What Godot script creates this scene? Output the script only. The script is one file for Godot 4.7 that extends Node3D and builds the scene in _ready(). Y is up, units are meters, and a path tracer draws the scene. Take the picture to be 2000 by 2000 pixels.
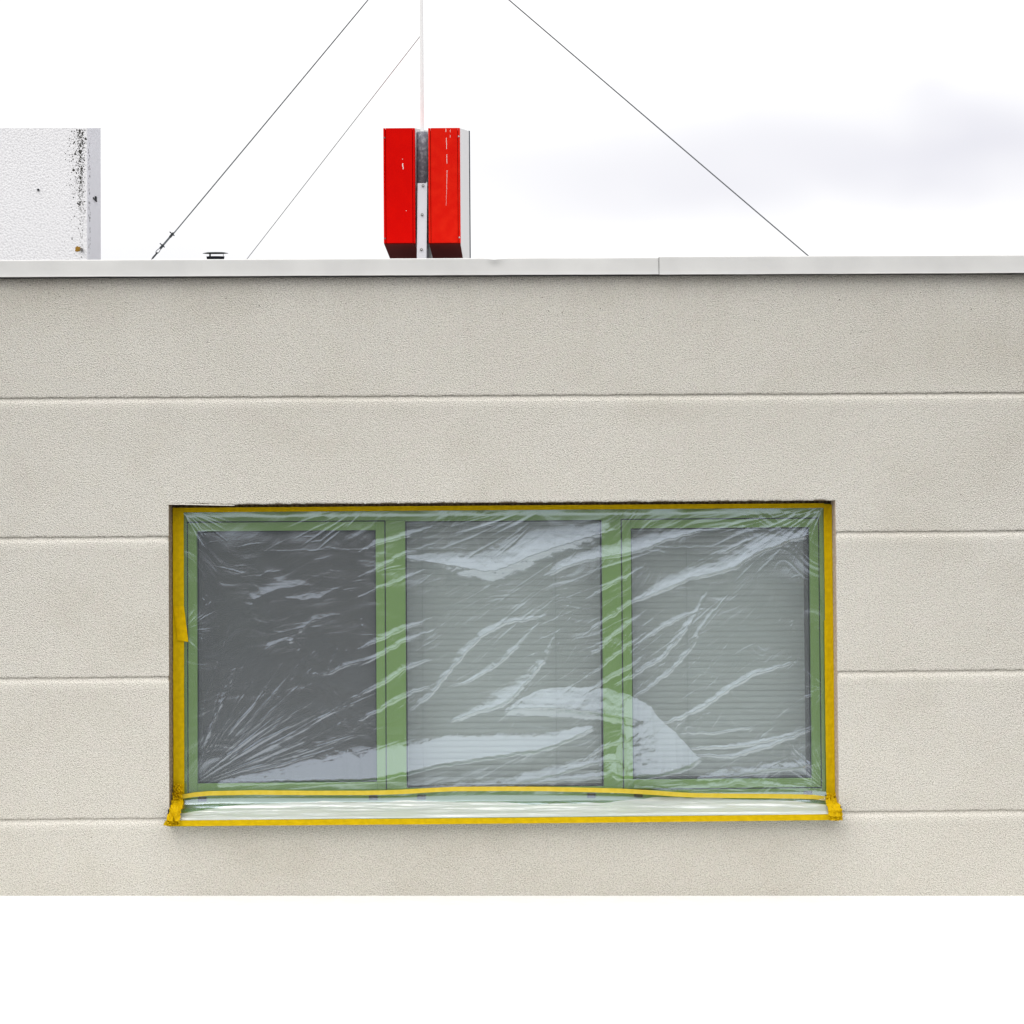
extends Node3D
# A cream stucco wall with a green window masked behind plastic film and yellow tape; roof sign, guy wires and overcast sky.

var rng := RandomNumberGenerator.new()
var mats := {}
var rough_noise := FastNoiseLite.new()

func _ready() -> void:
	rng.seed = 4711
	rough_noise.seed = 5
	rough_noise.noise_type = FastNoiseLite.TYPE_SIMPLEX
	rough_noise.frequency = 1.0
	# ---- camera, sky, sun, exposure
	var cam := Camera3D.new()
	cam.name = "camera"
	cam.fov = 28.0725
	cam.near = 0.1
	cam.far = 900.0
	add_child(cam)
	cam.transform = Transform3D(Basis(Vector3(0.999797, -0.007082, 0.018868), Vector3(0.006561, 0.999598, 0.027567), Vector3(-0.019055, -0.027437, 0.999442)).orthonormalized(), Vector3(0, 1.4576, 9.16))
	cam.current = true
	var env := Environment.new()
	env.background_mode = Environment.BG_SKY
	env.tonemap_mode = Environment.TONE_MAPPER_LINEAR
	env.tonemap_exposure = 1.2
	env.sdfgi_enabled = true
	env.ssao_enabled = true
	env.ssil_enabled = true
	var sky := Sky.new()
	var psm := PanoramaSkyMaterial.new()
	psm.panorama = overcast()
	sky.sky_material = psm
	env.sky = sky
	var we := WorldEnvironment.new()
	we.name = "world_environment"
	we.environment = env
	add_child(we)
	var sun := DirectionalLight3D.new()
	sun.name = "sun"
	sun.light_energy = 0.22
	sun.light_angular_distance = 40.0
	sun.light_color = Color(1.0, 0.97, 0.92)
	sun.shadow_enabled = true
	add_child(sun)
	sun.look_at_from_position(Vector3(-6, 14, 9), Vector3.ZERO)

	make_materials()
	make_ground()
	make_building()
	make_street_side()
	make_window()
	make_blind(-0.309, 0.585, [-0.236, 0.378], "pale grey venetian blind lowered behind the wide middle window pane")
	make_blind(0.714, 1.530, [0.985], "pale grey venetian blind lowered behind the right window pane")
	make_film()
	make_tapes()
	make_tower()
	make_sign()
	make_wires()
	make_vent()

# ------------------------------------------------------------------ sky
func overcast() -> ImageTexture:
	var n := FastNoiseLite.new()
	n.seed = 21
	n.frequency = 1.0
	n.fractal_octaves = 4
	var w := 1024
	var hgt := 512
	var im := Image.create(w, hgt, false, Image.FORMAT_RGBAF)
	# soft grey cloud bases all round the sky: azimuth, height, width, tallness, darkness
	var blobs := [[9.0, 11.4, 6.5, 1.0, 0.13], [15.0, 11.5, 4.0, 1.2, 0.16], [4.6, 10.4, 4.5, 0.8, 0.09], [-40, 15, 9, 2.5, 0.2], [-95, 22, 16, 5, 0.22], [-150, 14, 14, 3, 0.2], [60, 18, 13, 4, 0.22], [120, 25, 18, 6, 0.2], [170, 16, 12, 3, 0.22], [35, 32, 16, 5, 0.18], [-65, 42, 20, 6, 0.15]]
	for j in hgt:
		var el := 90.0 - (j + 0.5) / hgt * 180.0
		var e := deg_to_rad(el)
		var base: float = 0.90 + 1.75 * pow(maxf(0.0, sin(e) - 0.2), 1.1)
		for i in w:
			var az: float = (i + 0.5) / w * 360.0
			if az > 180.0:
				az -= 360.0
			var a := deg_to_rad(az)
			var d := Vector3(sin(a) * cos(e), sin(e), -cos(a) * cos(e))
			var dark := 0.085 * smoothstep(-0.1, 0.55, n.get_noise_3d(d.x * 2.2 + 7.0, d.y * 7.0, d.z * 2.2))
			var wob := n.get_noise_3d(d.x * 9.0, d.y * 22.0, d.z * 9.0)
			for b in blobs:
				var dx: float = fposmod(az - b[0] + 180.0, 360.0) - 180.0
				if absf(dx) < b[2] * 3.0:
					var dy: float = el - b[1] + wob * b[3] * 1.2
					dark += b[4] * exp(-(dx * dx) / (b[2] * b[2]) - (dy * dy) / (b[3] * b[3] * 1.6))
			var v := base * (1.0 - dark)
			var c := Color(v * (1.0 - 0.05 * dark), v * (1.0 - 0.05 * dark), v * (1.0 + 0.30 * dark), 1.0)
			if el < 0.0:
				c = Color(0.35, 0.35, 0.34)
			im.set_pixel(i, j, c)
	return ImageTexture.create_from_image(im)

# ------------------------------------------------------------------ materials
func lin(r: float, g: float, b: float, a := 1.0) -> Color:
	var c := Color(r, g, b).linear_to_srgb()
	c.a = a
	return c

func noise_tex(size: int, freq: float, sd: int, lo: Color, hi: Color, oct := 3, kind := FastNoiseLite.TYPE_SIMPLEX_SMOOTH, mid = null) -> NoiseTexture2D:
	var n := FastNoiseLite.new()
	n.noise_type = kind
	n.seed = sd
	n.frequency = freq
	n.fractal_octaves = oct
	var t := NoiseTexture2D.new()
	t.width = size
	t.height = size
	t.seamless = freq < 0.1   # fine grain needs no blending at its joins
	t.seamless_blend_skirt = 0.15
	t.noise = n
	var g := Gradient.new()
	g.set_color(0, lo)
	g.set_color(1, hi)
	if mid != null:
		g.add_point(0.5, mid)
	t.color_ramp = g
	return t

func mat(called: String, c: Color, rough := 0.8, metal := 0.0, spec := 0.5) -> StandardMaterial3D:
	var m := StandardMaterial3D.new()
	m.resource_name = called
	m.albedo_color = c
	m.roughness = rough
	m.metallic = metal
	m.metallic_specular = spec
	mats[called] = m
	return m

func tri(m: StandardMaterial3D, tile: float) -> void:
	m.uv1_triplanar = true
	m.uv1_world_triplanar = true
	m.uv1_scale = Vector3.ONE / tile
	m.uv1_triplanar_sharpness = 4.0

func make_materials() -> void:
	var grain := noise_tex(2048, 0.19, 3, Color.BLACK, Color.WHITE, 3)
	var white := Color.WHITE
	# stucco: coarse sprayed render, dirt settles in its pits
	var m := mat("stucco", white, 0.95, 0.0, 0.3)
	m.albedo_texture = noise_tex(2048, 0.19, 3, lin(0.42, 0.40, 0.355), lin(1.0, 0.965, 0.89), 3, FastNoiseLite.TYPE_SIMPLEX_SMOOTH, lin(0.82, 0.795, 0.728))
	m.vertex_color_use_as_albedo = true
	m.heightmap_enabled = true
	m.heightmap_texture = grain
	m.heightmap_scale = 0.6
	tri(m, 2.9)
	m.detail_enabled = true
	m.detail_blend_mode = BaseMaterial3D.BLEND_MODE_MUL
	m.detail_albedo = noise_tex(512, 0.011, 9, lin(0.945, 0.94, 0.93), Color.WHITE, 5)
	m.detail_uv_layer = BaseMaterial3D.DETAIL_UV_2
	m.uv2_triplanar = true
	m.uv2_world_triplanar = true
	m.uv2_scale = Vector3.ONE / 5.3
	# white coarse render of the chimney slab
	m = mat("white_render", white, 0.95, 0.0, 0.3)
	m.albedo_texture = noise_tex(1024, 0.12, 13, lin(0.62, 0.62, 0.64), lin(0.86, 0.86, 0.875), 2, FastNoiseLite.TYPE_SIMPLEX_SMOOTH, lin(0.80, 0.80, 0.82))
	m.heightmap_enabled = true
	m.heightmap_texture = noise_tex(1024, 0.12, 13, Color.BLACK, Color.WHITE, 2)
	m.heightmap_scale = 0.2
	tri(m, 1.6)
	m = mat("smooth_white_render", lin(0.70, 0.70, 0.74), 0.9, 0.0, 0.3)
	m.heightmap_enabled = true
	m.heightmap_texture = grain
	m.heightmap_scale = 0.15
	tri(m, 0.9)
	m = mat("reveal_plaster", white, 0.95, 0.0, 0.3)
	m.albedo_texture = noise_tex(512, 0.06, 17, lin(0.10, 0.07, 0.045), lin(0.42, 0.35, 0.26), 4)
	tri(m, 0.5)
	m = mat("lit_reveal_plaster", white, 0.95, 0.0, 0.3)  # right cheek: same plaster made paler, as if lit from the left
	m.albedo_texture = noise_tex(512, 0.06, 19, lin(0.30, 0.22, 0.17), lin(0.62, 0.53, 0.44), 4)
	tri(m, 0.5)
	# pale concrete forecourt
	m = mat("pale_concrete", white, 0.9, 0.0, 0.4)
	m.albedo_texture = noise_tex(512, 0.03, 23, lin(0.70, 0.70, 0.69), lin(0.75, 0.75, 0.74), 5)
	tri(m, 2.0)
	m = mat("asphalt", white, 0.95, 0.0, 0.4)
	m.albedo_texture = noise_tex(512, 0.2, 29, lin(0.03, 0.03, 0.03), lin(0.08, 0.08, 0.08), 3)
	tri(m, 1.2)
	# coping sheet metal
	m = mat("coping_metal", white, 0.45, 0.0, 0.5)
	m.albedo_texture = noise_tex(512, 0.012, 31, lin(0.58, 0.58, 0.57), lin(0.68, 0.68, 0.665), 4)
	tri(m, 2.2)
	# powder coated green window aluminium
	mat("window_green", lin(0.15, 0.272, 0.068), 0.42, 0.0, 0.5)
	mat("rubber", lin(0.012, 0.013, 0.016), 0.6)
	m = mat("glass", lin(0.9, 0.95, 0.93, 0.06), 0.03, 0.0, 0.5)
	m.transparency = BaseMaterial3D.TRANSPARENCY_ALPHA
	# thin milky masking film: mostly clear, a share of it mirrors the sky softly and a share scatters
	m = mat("masking_film", Color(0.89, 0.94, 1.0, 0.235), 0.19, 0.95, 0.5)
	var one := Image.create(4, 4, false, Image.FORMAT_RGB8)
	one.fill(Color.WHITE)
	m.albedo_texture = ImageTexture.create_from_image(one)
	m.transparency = BaseMaterial3D.TRANSPARENCY_ALPHA
	m.cull_mode = BaseMaterial3D.CULL_DISABLED
	# the surplus of the same film lies doubled over the sill
	m = mat("doubled_film", Color(0.985, 0.985, 0.985, 0.50), 0.33, 0.35, 0.5)
	m.albedo_texture = ImageTexture.create_from_image(one)
	m.transparency = BaseMaterial3D.TRANSPARENCY_ALPHA
	m.cull_mode = BaseMaterial3D.CULL_DISABLED
	# yellow masking tape
	for k in 3:
		m = mat(["tape", "tape_pale", "tape_orange"][k], white, 0.6, 0.0, 0.2)
		var lo: Color = [lin(0.50, 0.335, 0.001), lin(0.50, 0.37, 0.03), lin(0.52, 0.33, 0.0)][k]
		var hi: Color = [lin(0.64, 0.435, 0.002), lin(0.58, 0.445, 0.06), lin(0.70, 0.46, 0.0)][k]
		m.albedo_texture = noise_tex(256, 0.03, 41 + k, lo, hi, 4)
		tri(m, 0.25)
		m.cull_mode = BaseMaterial3D.CULL_DISABLED
		m.backlight_enabled = true
		m.backlight = Color(0.25, 0.25, 0.25)
	# sign
	for k in 2:
		m = mat(["red_panel", "faded_red_panel"][k], white, 0.62, 0.0, 0.14)
		m.albedo_texture = noise_tex(512, 0.02, 51 + k, [lin(0.58, 0.001, 0.0), lin(0.62, 0.006, 0.002)][k], [lin(0.64, 0.002, 0.0), lin(0.70, 0.016, 0.005)][k], 5)
		tri(m, 0.8)
	mat("dark_red", lin(0.17, 0.006, 0.003), 0.6, 0.0, 0.2)  # sign red darkened, the shade of the underside put into its colour
	mat("face_acrylic", lin(0.64, 0.63, 0.625), 0.4, 0.0, 0.3)
	mat("dark_trim", lin(0.03, 0.045, 0.07), 0.5)
	m = mat("galvanised", white, 0.55, 0.0, 0.5)
	m.albedo_texture = noise_tex(256, 0.03, 61, lin(0.17, 0.175, 0.215), lin(0.60, 0.61, 0.65), 4, FastNoiseLite.TYPE_SIMPLEX, lin(0.26, 0.265, 0.31))
	tri(m, 0.22)
	mat("grey_white_metal", lin(0.62, 0.62, 0.66), 0.5)
	mat("white_mast", lin(0.8, 0.8, 0.8), 0.5)
	mat("bolt_metal", lin(0.16, 0.15, 0.14), 0.45, 0.4)
	mat("pale_bolt", lin(0.5, 0.5, 0.5), 0.45, 0.3)
	mat("white_scratch", lin(0.75, 0.70, 0.68), 0.8)
	mat("steel_cable", lin(0.10, 0.11, 0.12), 0.5, 0.3)
	mat("pale_cable", lin(0.42, 0.43, 0.44), 0.6)
	mat("dark_steel", lin(0.03, 0.035, 0.04), 0.5, 0.4)
	mat("vent_grey", lin(0.035, 0.042, 0.04), 0.7, 0.0, 0.2)
	mat("vent_pipe", lin(0.01, 0.012, 0.016), 0.8, 0.0, 0.2)
	mat("fleck", lin(0.10, 0.09, 0.07), 1.0)
	mat("moss", lin(0.045, 0.045, 0.04), 1.0)
	mat("rust", lin(0.30, 0.16, 0.015), 0.95)
	mat("blind_slat", lin(0.36, 0.43, 0.405), 0.55)
	mat("cord", lin(0.31, 0.37, 0.35), 0.9)
	mat("shade_lining", lin(0.02, 0.022, 0.027), 0.8)
	mat("room_dark", lin(0.05, 0.052, 0.06), 0.9)
	mat("roof_felt", lin(0.14, 0.14, 0.14), 0.95)
	mat("house_wall_grey", lin(0.07, 0.072, 0.075), 0.9)
	mat("house_wall_brick", lin(0.08, 0.05, 0.04), 0.9)
	mat("house_wall_ochre", lin(0.085, 0.075, 0.06), 0.9)
	mat("roof_tile", lin(0.07, 0.05, 0.045), 0.9)
	mat("house_frame", lin(0.5, 0.5, 0.48), 0.6)
	mat("house_pane", lin(0.03, 0.035, 0.04), 0.1)
	mat("house_door", lin(0.07, 0.09, 0.06), 0.6)

# ------------------------------------------------------------------ mesh helpers
func new_st() -> SurfaceTool:
	var st := SurfaceTool.new()
	st.begin(Mesh.PRIMITIVE_TRIANGLES)
	return st

func tri_out(st: SurfaceTool, a: Vector3, b: Vector3, c: Vector3, out: Vector3) -> void:
	var n := (b - a).cross(c - a)
	if n.length_squared() < 1e-18:
		return
	if n.dot(out) > 0.0:
		var t := b
		b = c
		c = t
		n = -n
	n = -n.normalized()
	for p in [a, b, c]:
		st.set_normal(n)
		st.add_vertex(p)

func quad_out(st: SurfaceTool, a: Vector3, b: Vector3, c: Vector3, d: Vector3, out: Vector3) -> void:
	tri_out(st, a, b, c, out)
	tri_out(st, a, c, d, out)

# a box from lo to hi with chamfered edges, placed by x
func box(st: SurfaceTool, lo: Vector3, hi: Vector3, ch := 0.0, x := Transform3D()) -> void:
	var c := (lo + hi) * 0.5
	var e := (hi - lo) * 0.5
	ch = minf(ch, minf(e.x, minf(e.y, e.z)) * 0.6)
	var ax: Array[Vector3] = [Vector3.RIGHT, Vector3.UP, Vector3.BACK]
	for k in 3:
		var u := (k + 1) % 3
		var v := (k + 2) % 3
		for s in [-1.0, 1.0]:
			var o: Vector3 = c + ax[k] * e[k] * s
			var du := ax[u] * (e[u] - ch)
			var dv := ax[v] * (e[v] - ch)
			quad_out(st, x * (o + du + dv), x * (o + du - dv), x * (o - du - dv), x * (o - du + dv), x.basis * (ax[k] * s))
			if ch > 0.0:
				for s2 in [-1.0, 1.0]:
					var o1: Vector3 = c + ax[k] * e[k] * s + ax[u] * (e[u] - ch) * s2
					var o2: Vector3 = c + ax[k] * (e[k] - ch) * s + ax[u] * e[u] * s2
					quad_out(st, x * (o1 + dv), x * (o1 - dv), x * (o2 - dv), x * (o2 + dv), x.basis * (ax[k] * s + ax[u] * s2))
	if ch > 0.0:
		for sx in [-1.0, 1.0]:
			for sy in [-1.0, 1.0]:
				for sz in [-1.0, 1.0]:
					var s := Vector3(sx, sy, sz)
					tri_out(st, x * (c + Vector3(e.x * sx, (e.y - ch) * sy, (e.z - ch) * sz)), x * (c + Vector3((e.x - ch) * sx, e.y * sy, (e.z - ch) * sz)), x * (c + Vector3((e.x - ch) * sx, (e.y - ch) * sy, e.z * sz)), x.basis * s)

# a round bar along a path
func tube(st: SurfaceTool, pts: Array, r: float, sides := 8, caps := true) -> void:
	var rings := []
	var cents := []
	for i in pts.size():
		var p: Vector3 = pts[i]
		var d: Vector3 = ((pts[mini(i + 1, pts.size() - 1)] as Vector3) - (pts[maxi(i - 1, 0)] as Vector3)).normalized()
		var u := d.cross(Vector3.BACK if absf(d.z) < 0.9 else Vector3.RIGHT).normalized()
		var v := d.cross(u)
		var ring := []
		for k in sides:
			var a := TAU * k / sides
			ring.append(p + (u * cos(a) + v * sin(a)) * r)
		rings.append(ring)
		cents.append(p)
	for i in pts.size() - 1:
		for k in sides:
			var k2 := (k + 1) % sides
			var vs := [rings[i][k], rings[i][k2], rings[i + 1][k2], rings[i + 1][k]]
			var ns := [(rings[i][k] - cents[i]).normalized(), (rings[i][k2] - cents[i]).normalized(), (rings[i + 1][k2] - cents[i + 1]).normalized(), (rings[i + 1][k] - cents[i + 1]).normalized()]
			var order := [0, 1, 2, 0, 2, 3]
			var fn: Vector3 = (vs[1] - vs[0]).cross(vs[2] - vs[0])
			if fn.dot(ns[0]) > 0.0:
				order = [0, 2, 1, 0, 3, 2]
			for o in order:
				st.set_normal(ns[o])
				st.add_vertex(vs[o])
	if caps:
		for e in [0, pts.size() - 1]:
			var out: Vector3 = (cents[0] - cents[1]) if e == 0 else (cents[e] - cents[e - 1])
			for k in sides:
				tri_out(st, cents[e], rings[e][k], rings[e][(k + 1) % sides], out)

# a body of revolution about the y axis through c: profile of (radius, height)
func lathe(st: SurfaceTool, c: Vector3, prof: Array, sides := 20, deep := 1.0) -> void:
	for i in prof.size() - 1:
		var a: Vector2 = prof[i]
		var b: Vector2 = prof[i + 1]
		for k in sides:
			var t0 := TAU * k / sides
			var t1 := TAU * (k + 1) / sides
			var d0 := Vector3(cos(t0), 0, sin(t0) * deep)
			var d1 := Vector3(cos(t1), 0, sin(t1) * deep)
			var nr := Vector2(b.y - a.y, a.x - b.x)
			var out := (d0 + d1) * nr.x + Vector3.UP * nr.y * 2.0
			quad_out(st, c + d0 * a.x + Vector3.UP * a.y, c + d1 * a.x + Vector3.UP * a.y, c + d1 * b.x + Vector3.UP * b.y, c + d0 * b.x + Vector3.UP * b.y, out)

# a smooth sheet from a grid of points (nu across, nv up); flip turns its face
func sheet(nu: int, nv: int, pos: PackedVector3Array, flip := false, colors = null, flat := false) -> ArrayMesh:
	var nor := PackedVector3Array()
	nor.resize(nu * nv)
	for j in nv:
		for i in nu:
			var du := pos[j * nu + mini(i + 1, nu - 1)] - pos[j * nu + maxi(i - 1, 0)]
			var dv := pos[mini(j + 1, nv - 1) * nu + i] - pos[maxi(j - 1, 0) * nu + i]
			var n := du.cross(dv).normalized()
			nor[j * nu + i] = -n if flip else n
	var idx := PackedInt32Array()
	idx.resize((nu - 1) * (nv - 1) * 6)
	var at := 0
	for j in nv - 1:
		for i in nu - 1:
			var a := j * nu + i
			var q := [a, a + nu, a + nu + 1, a, a + nu + 1, a + 1] if not flip else [a, a + nu + 1, a + nu, a, a + 1, a + nu + 1]
			for k in 6:
				idx[at] = q[k]
				at += 1
	var arr := []
	arr.resize(Mesh.ARRAY_MAX)
	arr[Mesh.ARRAY_VERTEX] = pos
	arr[Mesh.ARRAY_NORMAL] = nor
	if colors != null:
		arr[Mesh.ARRAY_COLOR] = colors
	arr[Mesh.ARRAY_INDEX] = idx
	var mesh := ArrayMesh.new()
	mesh.add_surface_from_arrays(Mesh.PRIMITIVE_TRIANGLES, arr)
	if flat:
		var st := SurfaceTool.new()
		st.create_from(mesh, 0)
		st.deindex()
		st.set_smooth_group(-1)
		st.generate_normals()
		return st.commit()
	return mesh

func numbered(parent: Node, called: String) -> String:
	if not parent.has_node(NodePath(called)):
		return called
	var k := 1
	while parent.has_node(NodePath("%s_%03d" % [called, k])):
		k += 1
	return "%s_%03d" % [called, k]

func thing(called: String, label: String, category: String, at := Vector3.ZERO, group := "") -> Node3D:
	var o := Node3D.new()
	o.name = numbered(self, called)
	add_child(o, true)
	o.position = at
	tag(o, label, category, group)
	return o

func tag(o: Node, label: String, category: String, group := "") -> void:
	o.set_meta("label", label)
	o.set_meta("category", category)
	if group:
		o.set_meta("group", group)

# commits a shape given in world coordinates as one named mesh under parent
func part(called: String, shape, m: String, parent: Node3D = null) -> MeshInstance3D:
	var o := MeshInstance3D.new()
	o.mesh = shape.commit() if shape is SurfaceTool else shape
	o.material_override = null
	for k in o.mesh.get_surface_count():
		o.mesh.surface_set_material(k, mats[m])
	o.cast_shadow = GeometryInstance3D.SHADOW_CASTING_SETTING_ON
	var p: Node = parent if parent != null else self
	o.name = numbered(p, called)
	p.add_child(o, true)
	var off := Vector3.ZERO
	var q: Node = p
	while q is Node3D and q != self:
		off += (q as Node3D).position
		q = q.get_parent()
	o.position = -off
	return o

func structure(o: MeshInstance3D) -> void:
	o.set_meta("kind", "structure")

func bits(rows: Array, ch := 0.0) -> SurfaceTool:
	var st := new_st()
	for r in rows:
		box(st, r[0], r[1], ch)
	return st

# ------------------------------------------------------------------ ground
func slope_y(x: float) -> float:
	return 0.0016 - 0.0101 * x

func ground_sheet(x0: float, x1: float, z0: float, z1: float, up: float) -> SurfaceTool:
	var st := new_st()
	quad_out(st, Vector3(x0, slope_y(x0) + up, z0), Vector3(x1, slope_y(x1) + up, z0), Vector3(x1, slope_y(x1) + up, z1), Vector3(x0, slope_y(x0) + up, z1), Vector3.UP)
	return st

func make_ground() -> void:
	var o := part("ground", ground_sheet(-300, 300, -300, 300, -0.12), "asphalt")
	structure(o)
	o.set_meta("label", "dark asphalt ground of the street reaching to the horizon")
	var st := new_st()
	for e in [[-2.9, 3.1]]:
		var a: float = e[0]
		var b: float = e[1]
		var f := 2.85
		quad_out(st, Vector3(a, slope_y(a), -0.4), Vector3(b, slope_y(b), -0.4), Vector3(b, slope_y(b), f), Vector3(a, slope_y(a), f), Vector3.UP)
		quad_out(st, Vector3(a, slope_y(a), f), Vector3(b, slope_y(b), f), Vector3(b, slope_y(b) - 0.13, f), Vector3(a, slope_y(a) - 0.13, f), Vector3.BACK)
		quad_out(st, Vector3(a, slope_y(a), -0.4), Vector3(a, slope_y(a), f), Vector3(a, slope_y(a) - 0.13, f), Vector3(a, slope_y(a) - 0.13, -0.4), Vector3.LEFT)
		quad_out(st, Vector3(b, slope_y(b), -0.4), Vector3(b, slope_y(b), f), Vector3(b, slope_y(b) - 0.13, f), Vector3(b, slope_y(b) - 0.13, -0.4), Vector3.RIGHT)
	o = part("pavement", st, "pale_concrete")
	structure(o)
	o.set_meta("label", "very pale bare concrete apron along the foot of the wall")

# ------------------------------------------------------------------ building
func stain(x: float, y: float) -> Color:
	# run-off dirt below the coping, grey patches, splash dirt low down and under the sill ends
	var streak: float = 0.5 + 0.5 * rough_noise.get_noise_2d(x * 5.5, y * 0.35)
	streak = streak * 0.6 + 0.4 * (0.5 + 0.5 * rough_noise.get_noise_2d(x * 17.0 + 50.0, y * 0.8))
	var top: float = smoothstep(2.15, 2.78, y)
	var k := 0.03 * top * smoothstep(0.3, 0.8, streak) + 0.04 * smoothstep(2.70, 2.78, y)
	var blot: float = rough_noise.get_noise_2d(x * 1.1 + 9.0, y * 1.5) * 0.5 + 0.5
	k += 0.055 * smoothstep(0.5, 0.95, blot)
	k += 0.08 * exp(-pow((x - 2.3) / 0.35, 2.0) - pow((y - 2.42) / 0.16, 2.0)) * (0.6 + 0.8 * streak)
	k += 0.06 * exp(-pow((x + 1.9) / 0.5, 2.0) - pow((y - 2.7) / 0.14, 2.0))
	var low: float = smoothstep(0.36, 0.2, y) * smoothstep(-1.5, -1.0, x) * smoothstep(1.9, 1.3, x)
	k += low * (0.045 + 0.02 * smoothstep(0.4, 0.85, 0.5 + 0.5 * rough_noise.get_noise_2d(x * 3.0 + 80.0, y * 4.0)))
	k += 0.04 * smoothstep(1.4, 0.3, y)
	return Color(1.0 - k * 0.95, 1.0 - k * 1.05, 1.0 - k * 1.25)

func xs_between(x0: float, x1: float) -> PackedFloat32Array:
	var xs := PackedFloat32Array()
	var x := x0
	while x < x1 - 1e-5:
		xs.append(x)
		var step := 0.0042 if x > -2.3 and x < 2.7 else 0.25
		x = minf(x + step, x1)
		if x1 - x < 0.001:
			break
	xs.append(x1)
	return xs

# one course of the wall: chamfered top edge, ragged arris at the foot, render skin over its face
func panel(x0: float, x1: float, yt: float, yb: float, groove := true, raw_foot := 1.0) -> ArrayMesh:
	var xs := xs_between(x0, x1)
	var prof := []   # (y, z)
	if groove:
		prof = [Vector2(yt, -0.0095), Vector2(yt - 0.003, -0.0095), Vector2(yt - 0.006, -0.0088), Vector2(yt - 0.014, -0.0052), Vector2(yt - 0.024, -0.0012), Vector2(yt - 0.029, -0.0003)]
	else:
		prof = [Vector2(yt, 0.0)]
	var y: float = prof[prof.size() - 1].x - 0.03
	while y > yb + 0.03:
		prof.append(Vector2(y, 0.0))
		y -= 0.03
	prof.append(Vector2(yb + 0.010, 0.0))
	prof.append(Vector2(yb + 0.003, -0.0004))
	prof.append(Vector2(yb, -0.0035))
	prof.append(Vector2(yb, -0.03))
	var nu := xs.size()
	var nv := prof.size()
	var pos := PackedVector3Array()
	var col := PackedColorArray()
	pos.resize(nu * nv)
	col.resize(nu * nv)
	for j in nv:
		var p: Vector2 = prof[nv - 1 - j]
		var foot: float = 1.0 if j <= 2 else 0.0
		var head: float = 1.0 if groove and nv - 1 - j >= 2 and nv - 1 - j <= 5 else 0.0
		for i in nu:
			var xx := xs[i]
			var rag := rough_noise.get_noise_2d(xx * 55.0, yb * 7.0) * 0.0022 + rough_noise.get_noise_2d(xx * 9.0, yb * 3.0) * 0.0022
			var yy: float = p.x + foot * rag * raw_foot
			var zz: float = p.y + head * rough_noise.get_noise_2d(xx * 30.0, yt * 5.0) * 0.0012
			if p.y == 0.0:
				zz += rough_noise.get_noise_2d(xx * 1.3, p.x * 1.3) * 0.0012 - 0.0012
			pos[j * nu + i] = Vector3(xx, yy, zz)
			col[j * nu + i] = stain(xx, p.x) * (0.90 if head > 0.0 else 0.795)  # joint chamfer: smoother paler mortar, brightened further to look lit from above
	return sheet(nu, nv, pos, false, col)

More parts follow.
